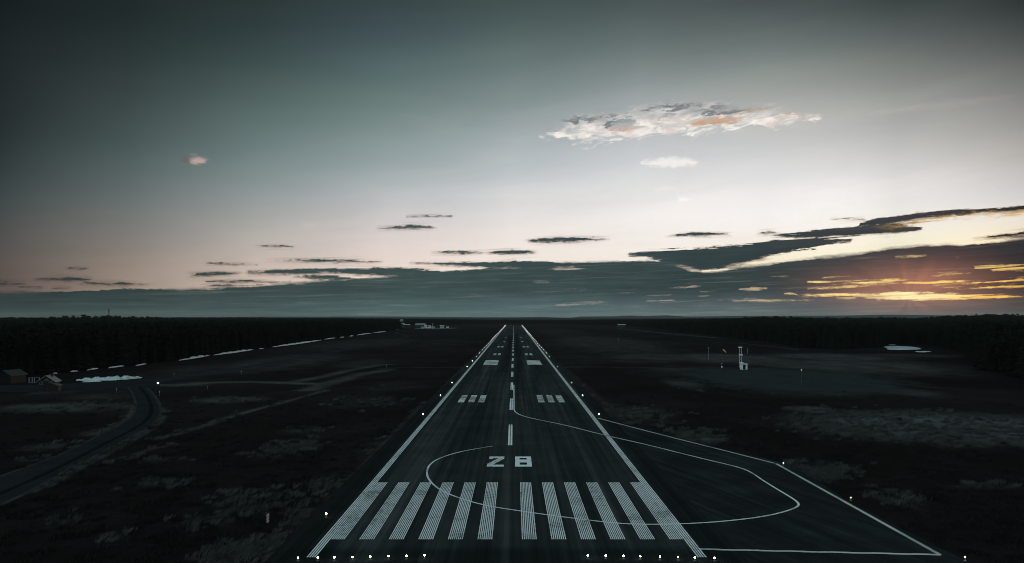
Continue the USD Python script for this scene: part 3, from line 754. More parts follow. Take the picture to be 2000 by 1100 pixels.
# touchdown zone and aiming point
for y0, y1, cols in ((229.5, 250.5, 3), (505, 527, 2), (631, 653, 2), (761, 783, 1), (891, 913, 1)):
    for side in (-1, 1):
        for k in range(cols):
            c = 8.5 + 3.2 * k
            xs = sorted((RC + side * c, RC + side * (c + 1.9)))
            obj('touchdown_stripe', quads(stripe_lines(xs[0], xs[1], y0, y1, 5, 0.82)), 'worn_paint', runway)
for side in (-1, 1):
    xs = sorted((RC + side * 8.4, RC + side * 16.3))
    obj('aiming_marking', quads(stripe_lines(xs[0], xs[1], 404.0, 447.0, 20, 0.93)), 'worn_paint', runway)
# the far end's line
obj('end_line', quads([(RC - 22.4, RC + 22.4, 2090.0 + 0.5, 2094.0)]), 'worn_paint', runway)
# numerals 2 and 8, nine metres long
NX, NY, NL = 3.05, 131.6, 9.4


def glyph(polys, x0):
    s = shapely.union_all([Polygon([(x0 + u * NX, NY + v * NL) for u, v in p]) for p in polys])
    return sheet(s, ZM)


two = [[(0, 0), (1, 0), (1, .17), (0, .17)], [(0.06, .83), (1, .83), (1, 1), (0.06, 1)], [(0, .12), (.27, .12), (1, .78), (1, .90), (.72, .90), (0, .26)], [(0.06, .74), (.30, .74), (.30, .84), (0.06, .84)]]
obj('runway_number', glyph(two, RC - 4.07), 'runway_paint', runway)
o = Polygon([(0, 0), (1, 0), (1, .53), (.94, .55), (1, .57), (1, 1), (0.0, 1), (0.0, .57), (.06, .55), (0, .53)])
o = o.difference(shapely.box(.28, .17, .72, .40)).difference(shapely.box(.28, .68, .72, .84))
eight = shapely.affinity.affine_transform(o, [NX, 0, 0, NL, RC + 1.02, NY]) if hasattr(shapely, 'affinity') else None
obj('runway_number', sheet(eight, ZM), 'runway_paint', runway)

# lead-in line that turns off the centre line, loops on the pad and comes back over the stripes
loop_px = [(1003.5, 752), (1003.8, 770), (1003.9, 788), (1004, 798), (1006, 804), (1016, 810.5), (1040, 817.5), (1100, 830), (1178, 849.5), (1240, 863.5), (1300, 878), (1360, 893), (1410, 905), (1445, 914), (1465, 922), (1485, 935), (1520, 957), (1548, 974), (1558, 982), (1559, 988), (1546, 995), (1515, 1004),
           (1470, 1012), (1400, 1019.5), (1330, 1023.5), (1270, 1024.5), (1210, 1022.5), (1140, 1015), (1070, 1006), (1000, 996), (950, 987.5), (905, 975.5), (870, 962), (848, 948), (836.5, 934), (834, 924), (837, 912), (850, 900), (875, 889.5), (910, 880.5), (963, 871.5)]
lp = spline([W(*p)[:2] for p in loop_px], 420)
obj('taxi_line', sheet(LineString(lp).buffer(0.17, cap_style=2), Z0 + 0.008), 'line_paint', runway)
edge_px = [(1168, 817), (1240, 836), (1320, 856.5), (1420, 881.5), (1512, 905)]
e1 = LineString([tuple(W(*p)[:2]) for p in edge_px])
e2 = [W(1516, 906)[:2], W(1836, 1084)[:2]]
e3 = [W(1836, 1084)[:2], W(1366, 1073)[:2]]
obj('pad_edge_line', sheet(e1.buffer(0.16, cap_style=2), Z0 + 0.004), 'line_paint', runway)
for e in (e2, e3):
    for off in (-0.14, 0.14):
        obj('pad_edge_line', sheet(LineString(e).parallel_offset(abs(off), 'left' if off > 0 else 'right').buffer(0.085, cap_style=2), Z0 + 0.004 + (0.0022 if e is e3 else 0)), 'line_paint', runway)

# ------------------------------------------------------------------ lamps
ORD = ['first', 'second', 'third', 'fourth', 'fifth', 'sixth', 'seventh', 'eighth', 'ninth', 'tenth', 'eleventh', 'twelfth', 'thirteenth', 'fourteenth', 'fifteenth', 'sixteenth', 'seventeenth', 'eighteenth', 'nineteenth', 'twentieth'] + \
      ['twenty-' + s for s in ('first', 'second', 'third', 'fourth', 'fifth', 'sixth', 'seventh', 'eighth', 'ninth')] + ['thirtieth'] + ['thirty-' + s for s in ('first', 'second', 'third', 'fourth', 'fifth', 'sixth', 'seventh', 'eighth', 'ninth')] + ['fortieth'] + ['forty-' + s for s in ('first', 'second', 'third', 'fourth', 'fifth')]


def lamp_parts(root, lens_look, r=0.11, h=0.36, body='yellow_paint'):
    obj('base_plate', trimesh.creation.cylinder(0.15, 0.04, sections=14, transform=trimesh.transformations.translation_matrix([0, 0, 0.02])), 'dark_metal', root)
    obj('stem', rod((0, 0, 0.04), (0, 0, h - 0.06), 0.03, 0.03, 8), body, root)
    obj('housing', rod((0, 0, h - 0.06), (0, 0, h), 0.07, r * 0.95, 12), body, root)
    dome = trimesh.creation.icosphere(2, r)
    dome.vertices = dome.vertices * [1, 1, 1.15] + [0, 0, h + r * 0.55]
    obj('lens', dome, lens_look, root, True)


def row(first, name, label, category, spots, group, build):
    for i, (p, lab) in enumerate(spots):
        if first[0] is None:
            first[0] = thing(name, lab, category, p, 0, group)
            build(first[0])
        else:
            copy_of(first[0], name, lab, category, p, 0, group)


th = [(582, 1092), (620.7, 1091.5), (653, 1091), (688.3, 1090.3), (723.3, 1089.3), (758.7, 1088.3), (794, 1087.8), (829, 1087), (1148, 1087), (1183, 1087.4), (1218, 1087.9), (1250.5, 1088.8), (1289, 1089.8), (1324.5, 1090.5), (1357, 1091.3), (1395, 1092)]
spots = []
for i, p in enumerate(th):
    w = W(p[0], p[1] + 4.5)
    lab = f'bright threshold lamp, {ORD[i]} from the left end of the left bar' if i < 8 else f'bright threshold lamp, {ORD[15 - i]} from the right end of the right bar'
    spots.append(((w[0], w[1], Z0 if abs(w[0] - RC) < 26.5 else 0.0), lab))
row([None], 'threshold_lamp', '', 'runway light', spots, 'lamps in the bars beside the runway threshold', lambda r: lamp_parts(r, 'green_lamp', 0.095, 0.30))

proto = [None]
for side, nm, skip in ((-1, 'left', {338.0}), (1, 'right', {338.0, 431.2})):
    spots, n = [], 0
    ys = ([W(637, 1011)[1]] if side < 0 else []) + [198.4 + 46.55 * k for k in range(41)]
    for yy in ys:
        if any(abs(yy - s) < 3 for s in skip): continue
        lab = f'white {nm} runway edge light, {ORD[n]} from the near end of its row'
        xx = RC + side * (23.75 if yy > 150 else 24.4)
        if side < 0 and yy < 150: xx = W(637, 1011)[0]
        spots.append(((xx, yy, Z0), lab)); n += 1
    row(proto, 'runway_edge_light', '', 'runway light', spots, 'lights along the two edges of the runway', lambda r: lamp_parts(r, 'white_lamp', 0.13, 0.42))
spots = [(tuple(W(1530, 909)), 'small edge light at the outer bend of the turn pad'), (tuple(W(1661.5, 978)), 'small edge light halfway along the slanting edge of the turn pad'), (tuple(W(1885, 1096)), 'small edge light beyond the sharp corner of the turn pad')]
row([None], 'turn_pad_light', '', 'edge light', spots, 'edge lights round the turn pad', lambda r: lamp_parts(r, 'blue_lamp', 0.07, 0.40))

# ------------------------------------------------------------------ posts and signs in the grass


def stake(px, top, foot, label, bright=False):
    w = W(px, foot)
    h = (foot - top) / F * w[1]
    t = thing('marker_post', label, 'marker post', w, 0, 'marker posts along the tracks left of the runway')
    obj('post', rod((0, 0, 0), (0, 0, h), 0.055, 0.05, 8), 'frame_paint', t)
    obj('cap', rod((0, 0, h), (0, 0, h + 0.10), 0.09, 0.05, 10), 'grey_metal', t)
    obj('reflector', box(-0.06, 0.06, -0.075, -0.058, h * 0.72, h * 0.90), 'white_metal', t)
    return t


stake(228, 758.5, 768, 'slim pale marker post on the verge left of the curving road')
stake(312, 764, 774, 'slim pale marker post beside the right shoulder of the curving road')
stake(406, 755, 761, 'short pale marker post below the light track right of the lamp box')
stake(340, 729, 736, 'pale marker post near the snow bank end, above the perimeter road')
stake(471, 725, 732, 'pale marker post standing alone above the middle of the light track')
stake(755.5, 712.5, 719.5, 'pale marker post at the pointed end of the light track left of the runway')
stake(1208, 660, 669, 'thin pole alone in the heath right of the runway, near the far trees')

# a bright lamp box by the road
w = W(308.5, 752)
t = thing('lamp_box', 'small white box with a bright lamp where the road meets the apron', 'lamp', w)
obj('post', rod((0, 0, 0), (0, 0, 0.5), 0.06, 0.06, 8), 'grey_metal', t)
obj('case', box(-0.40, 0.40, -0.18, 0.18, 0.5, 1.05), 'white_metal', t)
obj('lens', box(-0.13, 0.15, -0.215, -0.185, 0.66, 0.92), 'white_lamp', t)

# red and white striped hazard board
w = W(523, 1023)
t = thing('hazard_board', 'narrow hazard board with slanting red and white stripes in the near left grass', 'hazard board', w, 8)
bw, bh, z0 = 0.34, 1.18, 0.14
obj('post', rod((-0.12, 0.065, 0), (-0.12, 0.065, z0 + bh), 0.028, 0.028, 8), 'galvanised', t)
face = shapely.box(-bw / 2, z0, bw / 2, z0 + bh)


def upright(poly, y0, y1):
    out = []
    for p in (poly.geoms if hasattr(poly, 'geoms') else [poly]):
        if p.area < 1e-5: continue
        m = trimesh.creation.extrude_polygon(p, y1 - y0, engine='earcut')
        m.vertices = np.column_stack([m.vertices[:, 0], y1 - m.vertices[:, 2], m.vertices[:, 1]])
        m.invert() if m.volume < 0 else None
        out.append(m)
    return join(out)


obj('board', upright(face, 0.0, 0.03), 'red_paint', t)
for k in range(5):
    c = z0 - 0.10 + 0.40 * k
    s = Polygon([(-bw / 2, c), (bw / 2, c + 0.36), (bw / 2, c + 0.50), (-bw / 2, c + 0.14)]).intersection(face.buffer(-0.012))
    if s.area > 1e-3:
        obj('white_stripe', upright(s, -0.008, -0.001), 'white_metal', t)

# ------------------------------------------------------------------ the aerial site right of the runway
w = W(1446, 718.5)
t = thing('glide_path_mast', 'pale lattice aerial mast with three cross boxes beside the white hut', 'aerial mast', w, 4)
hm = 11.0
for sx in (-0.45, 0.45):
    obj('upright', rod((sx, 0, 0), (sx, 0, hm), 0.10, 0.08, 8), 'white_metal', t)
for k in range(10):
    obj('rung', rod((-0.45, 0, 0.8 + k * 1.05), (0.45, 0, 1.35 + k * 1.05), 0.035, 0.035, 6), 'galvanised', t)
for zz, dx in ((2.75, 0.35), (6.75, 0.15), (10.6, -0.25)):
    a = obj('aerial_box', join(box(-1.0 + dx, 1.0 + dx, -0.62, -0.14, zz - 0.26, zz + 0.26)), 'white_metal', t)
    obj('bracket', box(-0.5, 0.5, -0.16, 0.16, zz - 0.06, zz + 0.06), 'grey_metal', a)
obj('tip_rod', rod((0, 0, hm), (0, 0, hm + 0.9), 0.03, 0.02, 6), 'grey_metal', t)

w = W(1452.5, 722)
t = thing('equipment_hut', 'small white equipment hut with a dark door at the foot of the aerial mast', 'hut', w, 12)
obj('wall', box(-1.40, 1.40, -1.15, 1.15, 0.15, 2.75), 'white_metal', t)
obj('plinth', box(-1.5, 1.5, -1.25, 1.25, 0.0, 0.15), 'concrete', t)
obj('roof', box(-1.6, 1.6, -1.4, 1.4, 2.75, 3.0), 'white_metal', t)
d = obj('door', box(-1.0, 0.42, -1.20, -1.152, 0.17, 2.60), 'black_paint', t)
obj('handle', box(0.27, 0.32, -1.24, -1.20, 1.15, 1.30), 'galvanised', d)
obj('vent', box(0.62, 1.12, -1.19, -1.152, 1.7, 2.2), 'grey_metal', t)

# pole with a red and white head
w = W(1384.5, 705)
t = thing('banded_pole', 'tall thin pole with pale and dark bands left of the wind sock', 'pole', w)
for k in range(8):
    obj('band', rod((0, 0, k * 1.0), (0, 0, (k + 1) * 1.0), 0.085 - 0.003 * k, 0.082 - 0.003 * k, 8), 'white_metal' if k % 2 else 'red_paint', t)
obj('head', rod((0, 0, 8.0), (0, 0, 8.25), 0.11, 0.05, 10), 'white_metal', t)

# wind sock
w = W(1411.5, 706)
t = thing('wind_sock', 'drooping orange and white wind sock on a dark pole left of the aerial mast', 'wind sock', w)
hp = (706 - 682) / F * w[1]
obj('pole', rod((0, 0, 0), (0, 0, hp), 0.07, 0.05, 8), 'dark_metal', t)
obj('hoop', rod((0, 0, hp - 0.08), (0.35, -0.05, hp - 0.18), 0.03, 0.03, 6), 'galvanised', t)
a, b = np.array([0.25, -0.04, hp - 0.15]), np.array([2.0, -0.25, hp - 2.1])
for k in range(5):
    p, q = a + (b - a) * k / 5, a + (b - a) * (k + 1) / 5
    obj('sock_band', rod(p, q, 0.42 - 0.05 * k, 0.37 - 0.05 * k, 14), 'orange_cloth' if k % 2 == 0 else 'white_cloth', t)

w = W(1409.5, 719.5)
t = thing('field_monitor', 'low post with a small pale box at its foot in front of the wind sock', 'monitor post', w)
obj('post', rod((0, 0, 0), (0, 0, 2.7), 0.05, 0.04, 8), 'grey_metal', t)
obj('box_case', box(-0.28, 0.28, -0.28, -0.06, 0.35, 1.15), 'white_metal', t)
obj('aerial', box(-0.35, 0.35, -0.05, 0.05, 2.5, 2.7), 'grey_metal', t)

w = W(1460, 691)
t = thing('thin_mast', 'short grey mast behind and right of the lattice aerial mast', 'mast', w)
obj('pole', rod((0, 0, 0), (0, 0, 3.4), 0.10, 0.07, 8), 'grey_metal', t)
obj('head', box(-0.2, 0.2, -0.1, 0.1, 3.4, 3.75), 'grey_metal', t)

w = W(1565.5, 751.5)
t = thing('obstacle_light_pole', 'slim dark pole with a dim light head at the end of the gravel pad', 'light pole', w)
obj('pole', rod((0, 0, 0), (0, 0, 5.5), 0.07, 0.05, 8), 'dark_metal', t)
obj('arm', box(-0.25, 0.25, -0.05, 0.05, 5.35, 5.45), 'grey_metal', t)
hd = obj('lamp_head', rod((0, 0, 5.5), (0, 0, 5.72), 0.13, 0.13, 12), 'grey_metal', t)
sph = trimesh.creation.icosphere(2, 0.15); sph.apply_translation([0, 0, 5.83])
obj('lens', sph, 'red_lamp', hd, True)

# ------------------------------------------------------------------ cabin and sheds on the left
def gable(w_, l_, eave, ridge, over=0.45, th=0.16):
    """Roof of two slabs with the ridge along y."""
    out = []
    for s in (-1, 1):
        x1 = s * (w_ / 2 + over)
        ze = eave - over * (ridge - eave) / (w_ / 2)
        a = np.array([[0, -l_ / 2 - over, ridge], [0, l_ / 2 + over, ridge], [x1, l_ / 2 + over, ze], [x1, -l_ / 2 - over, ze]])
        v = np.vstack([a, a + [0, 0, th]])
        out.append(trimesh.Trimesh(v, trimesh.convex.convex_hull(v).faces, process=False) if False else trimesh.convex.convex_hull(v))
    return out


def gable_wall(w_, l_, eave, ridge):
    p = Polygon([(-w_ / 2, 0), (w_ / 2, 0), (w_ / 2, eave), (0, ridge), (-w_ / 2, eave)])
    return upright(p, -l_ / 2, l_ / 2)


w = W(95.5, 763)
t = thing('cabin', 'dark red wooden cabin with a pale gable roof left of the snow heap', 'cabin', w, 14)
obj('wall', gable_wall(5.2, 5.0, 3.6, 5.5), 'dark_red_wood', t)
rf = gable(5.2, 5.0, 3.62, 5.52, 0.6)
for m_ in rf: obj('roof_slope', m_, 'pale_roof', t)
d = obj('door', box(-0.5, 0.5, -2.56, -2.502, 0.0, 2.1), 'brown_wood', t)
obj('handle', box(0.33, 0.40, -2.60, -2.56, 1.0, 1.12), 'galvanised', d)
for x0 in (-2.1, 1.05):
    f_ = obj('window', join(box(x0, x0 + 1.05, -2.56, -2.502, 2.5, 2.6), box(x0, x0 + 1.05, -2.56, -2.502, 3.35, 3.45), box(x0, x0 + 0.1, -2.56, -2.502, 2.602, 3.348), box(x0 + 0.95, x0 + 1.05, -2.56, -2.502, 2.602, 3.348)), 'frame_paint', t)
    obj('pane', box(x0 + 0.1, x0 + 0.95, -2.53, -2.503, 2.602, 3.348), 'window_glass', f_)
obj('gable_board', upright(Polygon([(-0.9, 3.75), (0.9, 3.75), (0.0, 4.75)]), -2.56, -2.502), 'tan_wood', t)
obj('chimney', box(0.5, 1.1, 0.4, 1.0, 4.6, 6.2), 'dark_red_wood', t)

w = W(107, 763.5)
t = thing('lean_to_shed', 'low tan and brown shed with a slanting side against the dark red cabin', 'shed', w, 14)
obj('wall', upright(Polygon([(-1.3, 0), (1.6, 0), (1.6, 2.0), (-1.3, 3.2)]), -1.6, 1.6), 'brown_wood', t)
v = np.array([[-1.5, -1.9, 3.30], [-1.5, 1.9, 3.30], [1.95, 1.9, 1.88], [1.95, -1.9, 1.88]])
obj('roof', trimesh.convex.convex_hull(np.vstack([v, v + [0, 0, 0.14]])), 'tan_wood', t)
obj('door', box(0.1, 1.1, -1.66, -1.602, 0.02, 1.7), 'dark_red_wood', t)

w = W(22, 748)
t = thing('brown_barn', 'dark brown barn at the forest edge at the far left', 'barn', w, -6)
obj('wall', gable_wall(6.4, 8.0, 3.4, 5.2), 'brown_wood', t)
for m_ in gable(6.4, 8.0, 3.42, 5.22): obj('roof_slope', m_, 'dark_roof', t)
obj('door', box(-1.2, 1.2, -4.06, -4.002, 0.0, 2.6), 'dark_red_wood', t)

for px, lab, kk in ((59.5, 'bluish frame with one open bay between the barn and the cabin', 0), (72, 'bluish frame with two posts closest to the cabin', 1)):
    w = W(px, 748.5)
    t = thing('metal_frame', lab, 'frame', w, 5)
    hh, ww = 2.3, 1.25 if kk == 0 else 1.9
    for s in (-1, 1):
        obj('post', box(s * ww / 2 - 0.13, s * ww / 2 + 0.13, -0.12, 0.12, 0, hh - 0.22), 'blue_metal', t)
    obj('crossbar', box(-ww / 2 - (0.5 if kk else 0.13), ww / 2 + 0.13, -0.12, 0.12, hh - 0.22, hh), 'blue_metal', t)
    if kk == 0: obj('lower_bar', box(-ww / 2 + 0.13, ww / 2 - 0.13, -0.12, 0.12, 0.1, 0.35), 'blue_metal', t)

# ------------------------------------------------------------------ old snow
def snow_ridge(pts, width, height, seed, rough=0.5, n=None):
    p = np.asarray(pts, float)[:, :2]
    length = np.linalg.norm(np.diff(p, axis=0), axis=1).sum()
    n = n or int(np.clip(length / 1.2, 14, 90))
    c = spline(p, n) if len(p) > 2 else p[0] + (p[1] - p[0]) * np.linspace(0, 1, n)[:, None]
    t = np.gradient(c, axis=0); t /= np.linalg.norm(t, axis=1, keepdims=True)
    nrm = np.stack([-t[:, 1], t[:, 0]], 1)
    s = np.linspace(-1, 1, 11)
    fade = np.sin(np.pi * np.linspace(0.0, 1.0, n)) ** 0.45
    V = []
    for i in range(n):
        wob = 1 + 1.1 * (meshkit.fbm(np.array([[i * 0.35, seed * 3.1, 0.0]]), 4, seed)[0] - 0.5)
        q = c[i] + np.outer(s, nrm[i]) * width * fade[i] * wob
        hz = (1 - s ** 2) * height * fade[i] * (0.35 + 1.3 * meshkit.fbm(np.stack([np.full(11, i * 0.30), s * 1.3, np.full(11, float(seed))], -1), 5, seed) ** (1 + rough))
        V.append(np.column_stack([q, hz + np.where(np.abs(s) > 0.99, -0.05, 0.0)]))
    V = np.vstack(V)
    i, j = np.meshgrid(np.arange(n - 1), np.arange(10), indexing='ij')
    q = np.stack([i * 11 + j, (i + 1) * 11 + j, (i + 1) * 11 + j + 1, i * 11 + j + 1], -1).reshape(-1, 4)
    return (V, q)


heap = obj('snow_heap', snow_ridge([W(148, 743.5), W(185, 743), W(230, 741.5), W(278, 738)], 2.4, 1.5, 3, 0.4, 70), 'old_snow')
tag(heap, 'long lumpy heap of old snow on the apron right of the cabin', 'snow heap')
heap2 = obj('snow_heap', snow_ridge([W(160, 746.5), W(180, 746), W(199, 745)], 0.8, 0.6, 8), 'old_snow')
tag(heap2, 'thin low strip of snow just in front of the long lumpy heap', 'snow heap')
banks = [([(-14, 745.5), (10, 745)], 1.0, .9, 'short snow bank at the forest edge beside the brown barn'),
         ([(104, 730.5), (111, 729.5)], .8, .8, 'tiny snow remnant right beside the cabin roof'),
         ([(137, 726.8), (152, 725)], .9, .9, 'short snow bank at the forest edge above the left half of the snow heap'),
         ([(169, 723.6), (192, 719.8)], .9, .9, 'snow bank at the forest edge above the middle of the snow heap'),
         ([(211, 719.3), (243, 714.8)], .9, .8, 'thin snow bank at the forest edge above the right half of the snow heap'),
         ([(264.6, 715), (286, 710.5)], .9, .8, 'thin snow bank at the forest edge above the mouth of the curving road'),
         ([(349, 704.3), (380, 699.5), (409, 694.3)], 1.3, 1.3, 'straight bright snow bank, left of the two long ones along the forest'),
         ([(417, 694), (455, 689), (497, 682.7)], 1.5, 1.5, 'straight bright snow bank, right of the two long ones along the forest'),
         ([(505, 682), (515, 680.8)], 1.0, 1.0, 'small snow remnant between two long snow banks at the forest edge'),
         ([(531, 678.2), (580, 671.8), (628, 664.4)], 1.6, 1.5, 'long bright snow bank at the forest edge halfway to the far buildings'),
         ([(632, 663.5), (655, 660.2)], 1.2, 1.2, 'thin snow bank just beyond the long one halfway to the far buildings'),
         ([(664, 659.6), (672, 658.8)], 1.0, 1.1, 'small snow remnant, nearer of two dots beyond the long snow bank'),
         ([(683, 657.2), (690, 656.2)], 1.0, 1.1, 'small snow remnant, farther of two dots beyond the long snow bank'),
         ([(697, 655), (726, 650.8)], 1.6, 1.4, 'broken snow bank at the forest edge below the far control tower'),
         ([(728, 650.6), (754, 647.8)], 2.0, 1.4, 'snow bank at the forest edge just before the bend of the perimeter road'),
         ([(760, 644), (778, 644.6)], 4.0, 1.6, 'broad snow bank nearest to the far airport buildings')]
for i, (pp, wd, ht, lab) in enumerate(banks):
    m_ = obj('snow_bank', snow_ridge([W(*p) for p in pp], wd, ht * 0.8, 20 + i), 'old_snow')
    tag(m_, lab, 'snow bank', 'snow banks along the left forest edge')


def patch(pts, z=0.06, seed=0):
    c = spline([W(*p)[:2] for p in pts], 90, closed=True)
    c = c + (np.stack([meshkit.fbm(np.stack([c[:, 0] / 3, c[:, 1] / 9, np.full(len(c), 3.3 * k)], -1), 3, seed) for k in range(2)], 1) - 0.5) * [2.4, 9]
    p = Polygon(c).buffer(0)
    p = max(p.geoms, key=lambda q: q.area) if hasattr(p, 'geoms') else p
    v, f = trimesh.creation.triangulate_polygon(p, engine='earcut')
    m_ = trimesh.creation.extrude_polygon(p, z + 0.02, engine='earcut')
    m_.apply_translation([0, 0, -0.02])
    return m_


tag(obj('snow_field', patch([(1728, 677), (1745, 675.8), (1775, 677), (1797, 680.5), (1788, 683), (1760, 683.8), (1740, 683.5), (1732, 680)], 0.07, 4), 'old_snow'), 'large pale snow field in front of the right forest', 'snow field')
tag(obj('snow_field', patch([(1736, 673.6), (1741, 672.9), (1747, 673.4), (1742, 674.2)], 0.06, 5), 'old_snow'), 'tiny snow patch right behind the large pale snow field', 'snow field')
tag(obj('snow_field', patch([(1788, 687.4), (1802, 686), (1818, 686.8), (1803, 687.9)], 0.06, 6), 'old_snow'), 'narrow snow streak in front of the large pale snow field', 'snow field')

# ------------------------------------------------------------------ the far airport buildings
w = W(784.5, 640)
t = thing('control_tower', 'far control tower with a pale cab roof above the left trees', 'control tower', w)
obj('shaft', box(-2.2, 2.2, -2.2, 2.2, 0, 13.5), 'mast_steel', t)
cab = trimesh.creation.cone(1, 1)
ring = lambda r, z: np.array([[r * math.cos(k * math.pi / 4 + math.pi / 8), r * math.sin(k * math.pi / 4 + math.pi / 8), z] for k in range(8)])
obj('gallery', trimesh.convex.convex_hull(np.vstack([ring(3.6, 13.5), ring(3.6, 14.1)])), 'concrete', t)
obj('cab_glass', trimesh.convex.convex_hull(np.vstack([ring(2.8, 14.1), ring(3.5, 17.0)])), 'window_glass', t)
obj('cab_roof', trimesh.convex.convex_hull(np.vstack([ring(4.2, 17.0), ring(3.9, 17.9)])), 'white_metal', t)
obj('aerial', rod((0.6, 0, 17.9), (0.6, 0, 20.0), 0.12, 0.05, 6), 'grey_metal', t)


def block(name, px0, px1, foot, height, depth, wall, roof, label, cat, flat=True, windows=0, rot=0):
    a, b = W(px0, foot), W(px1, foot)
    wd = b[0] - a[0]
    t = thing(name, label, cat, ((a[0] + b[0]) / 2, a[1] + depth / 2, 0), rot)
    if flat:
        obj('wall', box(-wd / 2, wd / 2, -depth / 2, depth / 2, 0, height - 0.9), wall, t)
        obj('roof', box(-wd / 2 - 0.5, wd / 2 + 0.5, -depth / 2 - 0.5, depth / 2 + 0.5, height - 0.9, height), roof, t)
    else:
        m_ = gable_wall(depth, wd, height * 0.62, height); m_.apply_transform(trimesh.transformations.rotation_matrix(math.pi / 2, [0, 0, 1]))
        obj('wall', m_, wall, t)
        for q in gable(depth, wd, height * 0.62 + 0.03, height + 0.03, 0.6, 0.3):
            q.apply_transform(trimesh.transformations.rotation_matrix(math.pi / 2, [0, 0, 1])); obj('roof_slope', q, roof, t)
    for k in range(windows):
        c = -wd / 2 + wd * (k + 0.5) / windows
        obj('window', box(c - wd / windows * 0.3, c + wd / windows * 0.3, -depth / 2 - 0.08, -depth / 2 - 0.003, height * 0.35, height * 0.68), 'window_glass', t)
    return t


block('terminal', 788.5, 799, 641.0, 8.0, 14, 'dark_roof', 'white_metal', 'low dark terminal with a white roof edge below the control tower', 'terminal', True, 4)
block('terminal_annex', 784.2, 788.3, 640.4, 10.0, 10, 'dark_roof', 'white_metal', 'taller dark annex at the left end of the white roofed terminal', 'building', True, 2)
block('hangar', 811, 828.5, 640.5, 10.0, 26, 'dark_roof', 'pale_roof', 'long dark hangar with a pale roof, largest of the far buildings', 'hangar', False, 0)
block('white_shed', 823, 827, 641.3, 3.6, 5, 'white_metal', 'pale_roof', 'white shed on the far apron in front of the hangar', 'shed', True, 1)
block('white_kiosk', 831, 833.2, 641.0, 7.6, 3, 'white_metal', 'pale_roof', 'narrow white tower hut just right of the far hangar', 'hut', True, 1)
block('white_gatehouse', 835.2, 840.3, 641.0, 6.6, 5, 'white_metal', 'pale_roof', 'white gatehouse with a dark opening on the far apron', 'gatehouse', True, 1)
block('grey_shed', 842, 847.6, 641.2, 4.0, 5, 'grey_metal', 'pale_roof', 'low grey shed right of the white gatehouse on the far apron', 'shed', True, 1)
w = W(845, 641.6)
t = thing('apron_mast', 'white light mast on the far apron', 'light mast', w)
obj('pole', rod((0, 0, 0), (0, 0, 9.5), 0.35, 0.28, 8), 'white_metal', t)
obj('lamp_head', box(-0.9, 0.9, -0.25, 0.25, 9.5, 10.0), 'white_metal', t)
block('pale_workshop', 859.5, 866.5, 641.0, 5.5, 8, 'grey_metal', 'white_metal', 'pale workshop near the right end of the far apron', 'workshop', True, 2)
block('apron_hut', 871.5, 875.5, 640.8, 4.4, 5, 'white_metal', 'pale_roof', 'rightmost small white hut on the far apron', 'hut', True, 1)
block('long_store', 1208, 1222, 639.2, 6.8, 14, 'dark_roof', 'white_metal', 'long low store with a pale roof at the far trees right of the runway', 'store', True, 0)
FAR_APRON = Polygon([tuple(W(*p)[:2]) for p in ((812, 642.6), (850, 643.2), (880, 642.2), (896, 640.6), (880, 640.2), (830, 640.4), (808, 641.2))])
tag(obj('far_apron', sheet(FAR_APRON, 0.012), 'far_concrete'), kind='structure')

# radio mast on the left rise
mx = (212.5 - CX) / F * 1500
zb = float(hump(np.array([mx]), np.array([1500.0]))[0])
t = thing('radio_mast', 'thin lattice radio mast standing above the left forest on the skyline', 'radio mast', (mx, 1500, zb - 0.3))
mh = H + (HY - 602.5) / F * 1500 - zb
for k in range(3):
    a = k * 2 * math.pi / 3
    obj('leg', rod((1.1 * math.cos(a), 1.1 * math.sin(a), 0), (0.55 * math.cos(a), 0.55 * math.sin(a), mh), 0.24, 0.18, 6), 'mast_steel', t)
br = []
for k in range(16):
    z0, z1 = mh * k / 16, mh * (k + 1) / 16
    for s in range(3):
        a, b = s * 2 * math.pi / 3, (s + 1) * 2 * math.pi / 3
        r0, r1 = 1.1 - 0.55 * k / 16, 1.1 - 0.55 * (k + 1) / 16
        br.append(rod((r0 * math.cos(a), r0 * math.sin(a), z0), (r1 * math.cos(b), r1 * math.sin(b), z1), 0.07, 0.07, 5))
obj('lattice', join(br), 'mast_steel', t)
obj('panel_aerial', join([rod((1.0 * math.cos(a), 1.0 * math.sin(a), mh - 5.5), (1.0 * math.cos(a), 1.0 * math.sin(a), mh - 1.5), 0.30, 0.30, 6) for a in (0.3, 2.4, 4.5)]), 'mast_steel', t)

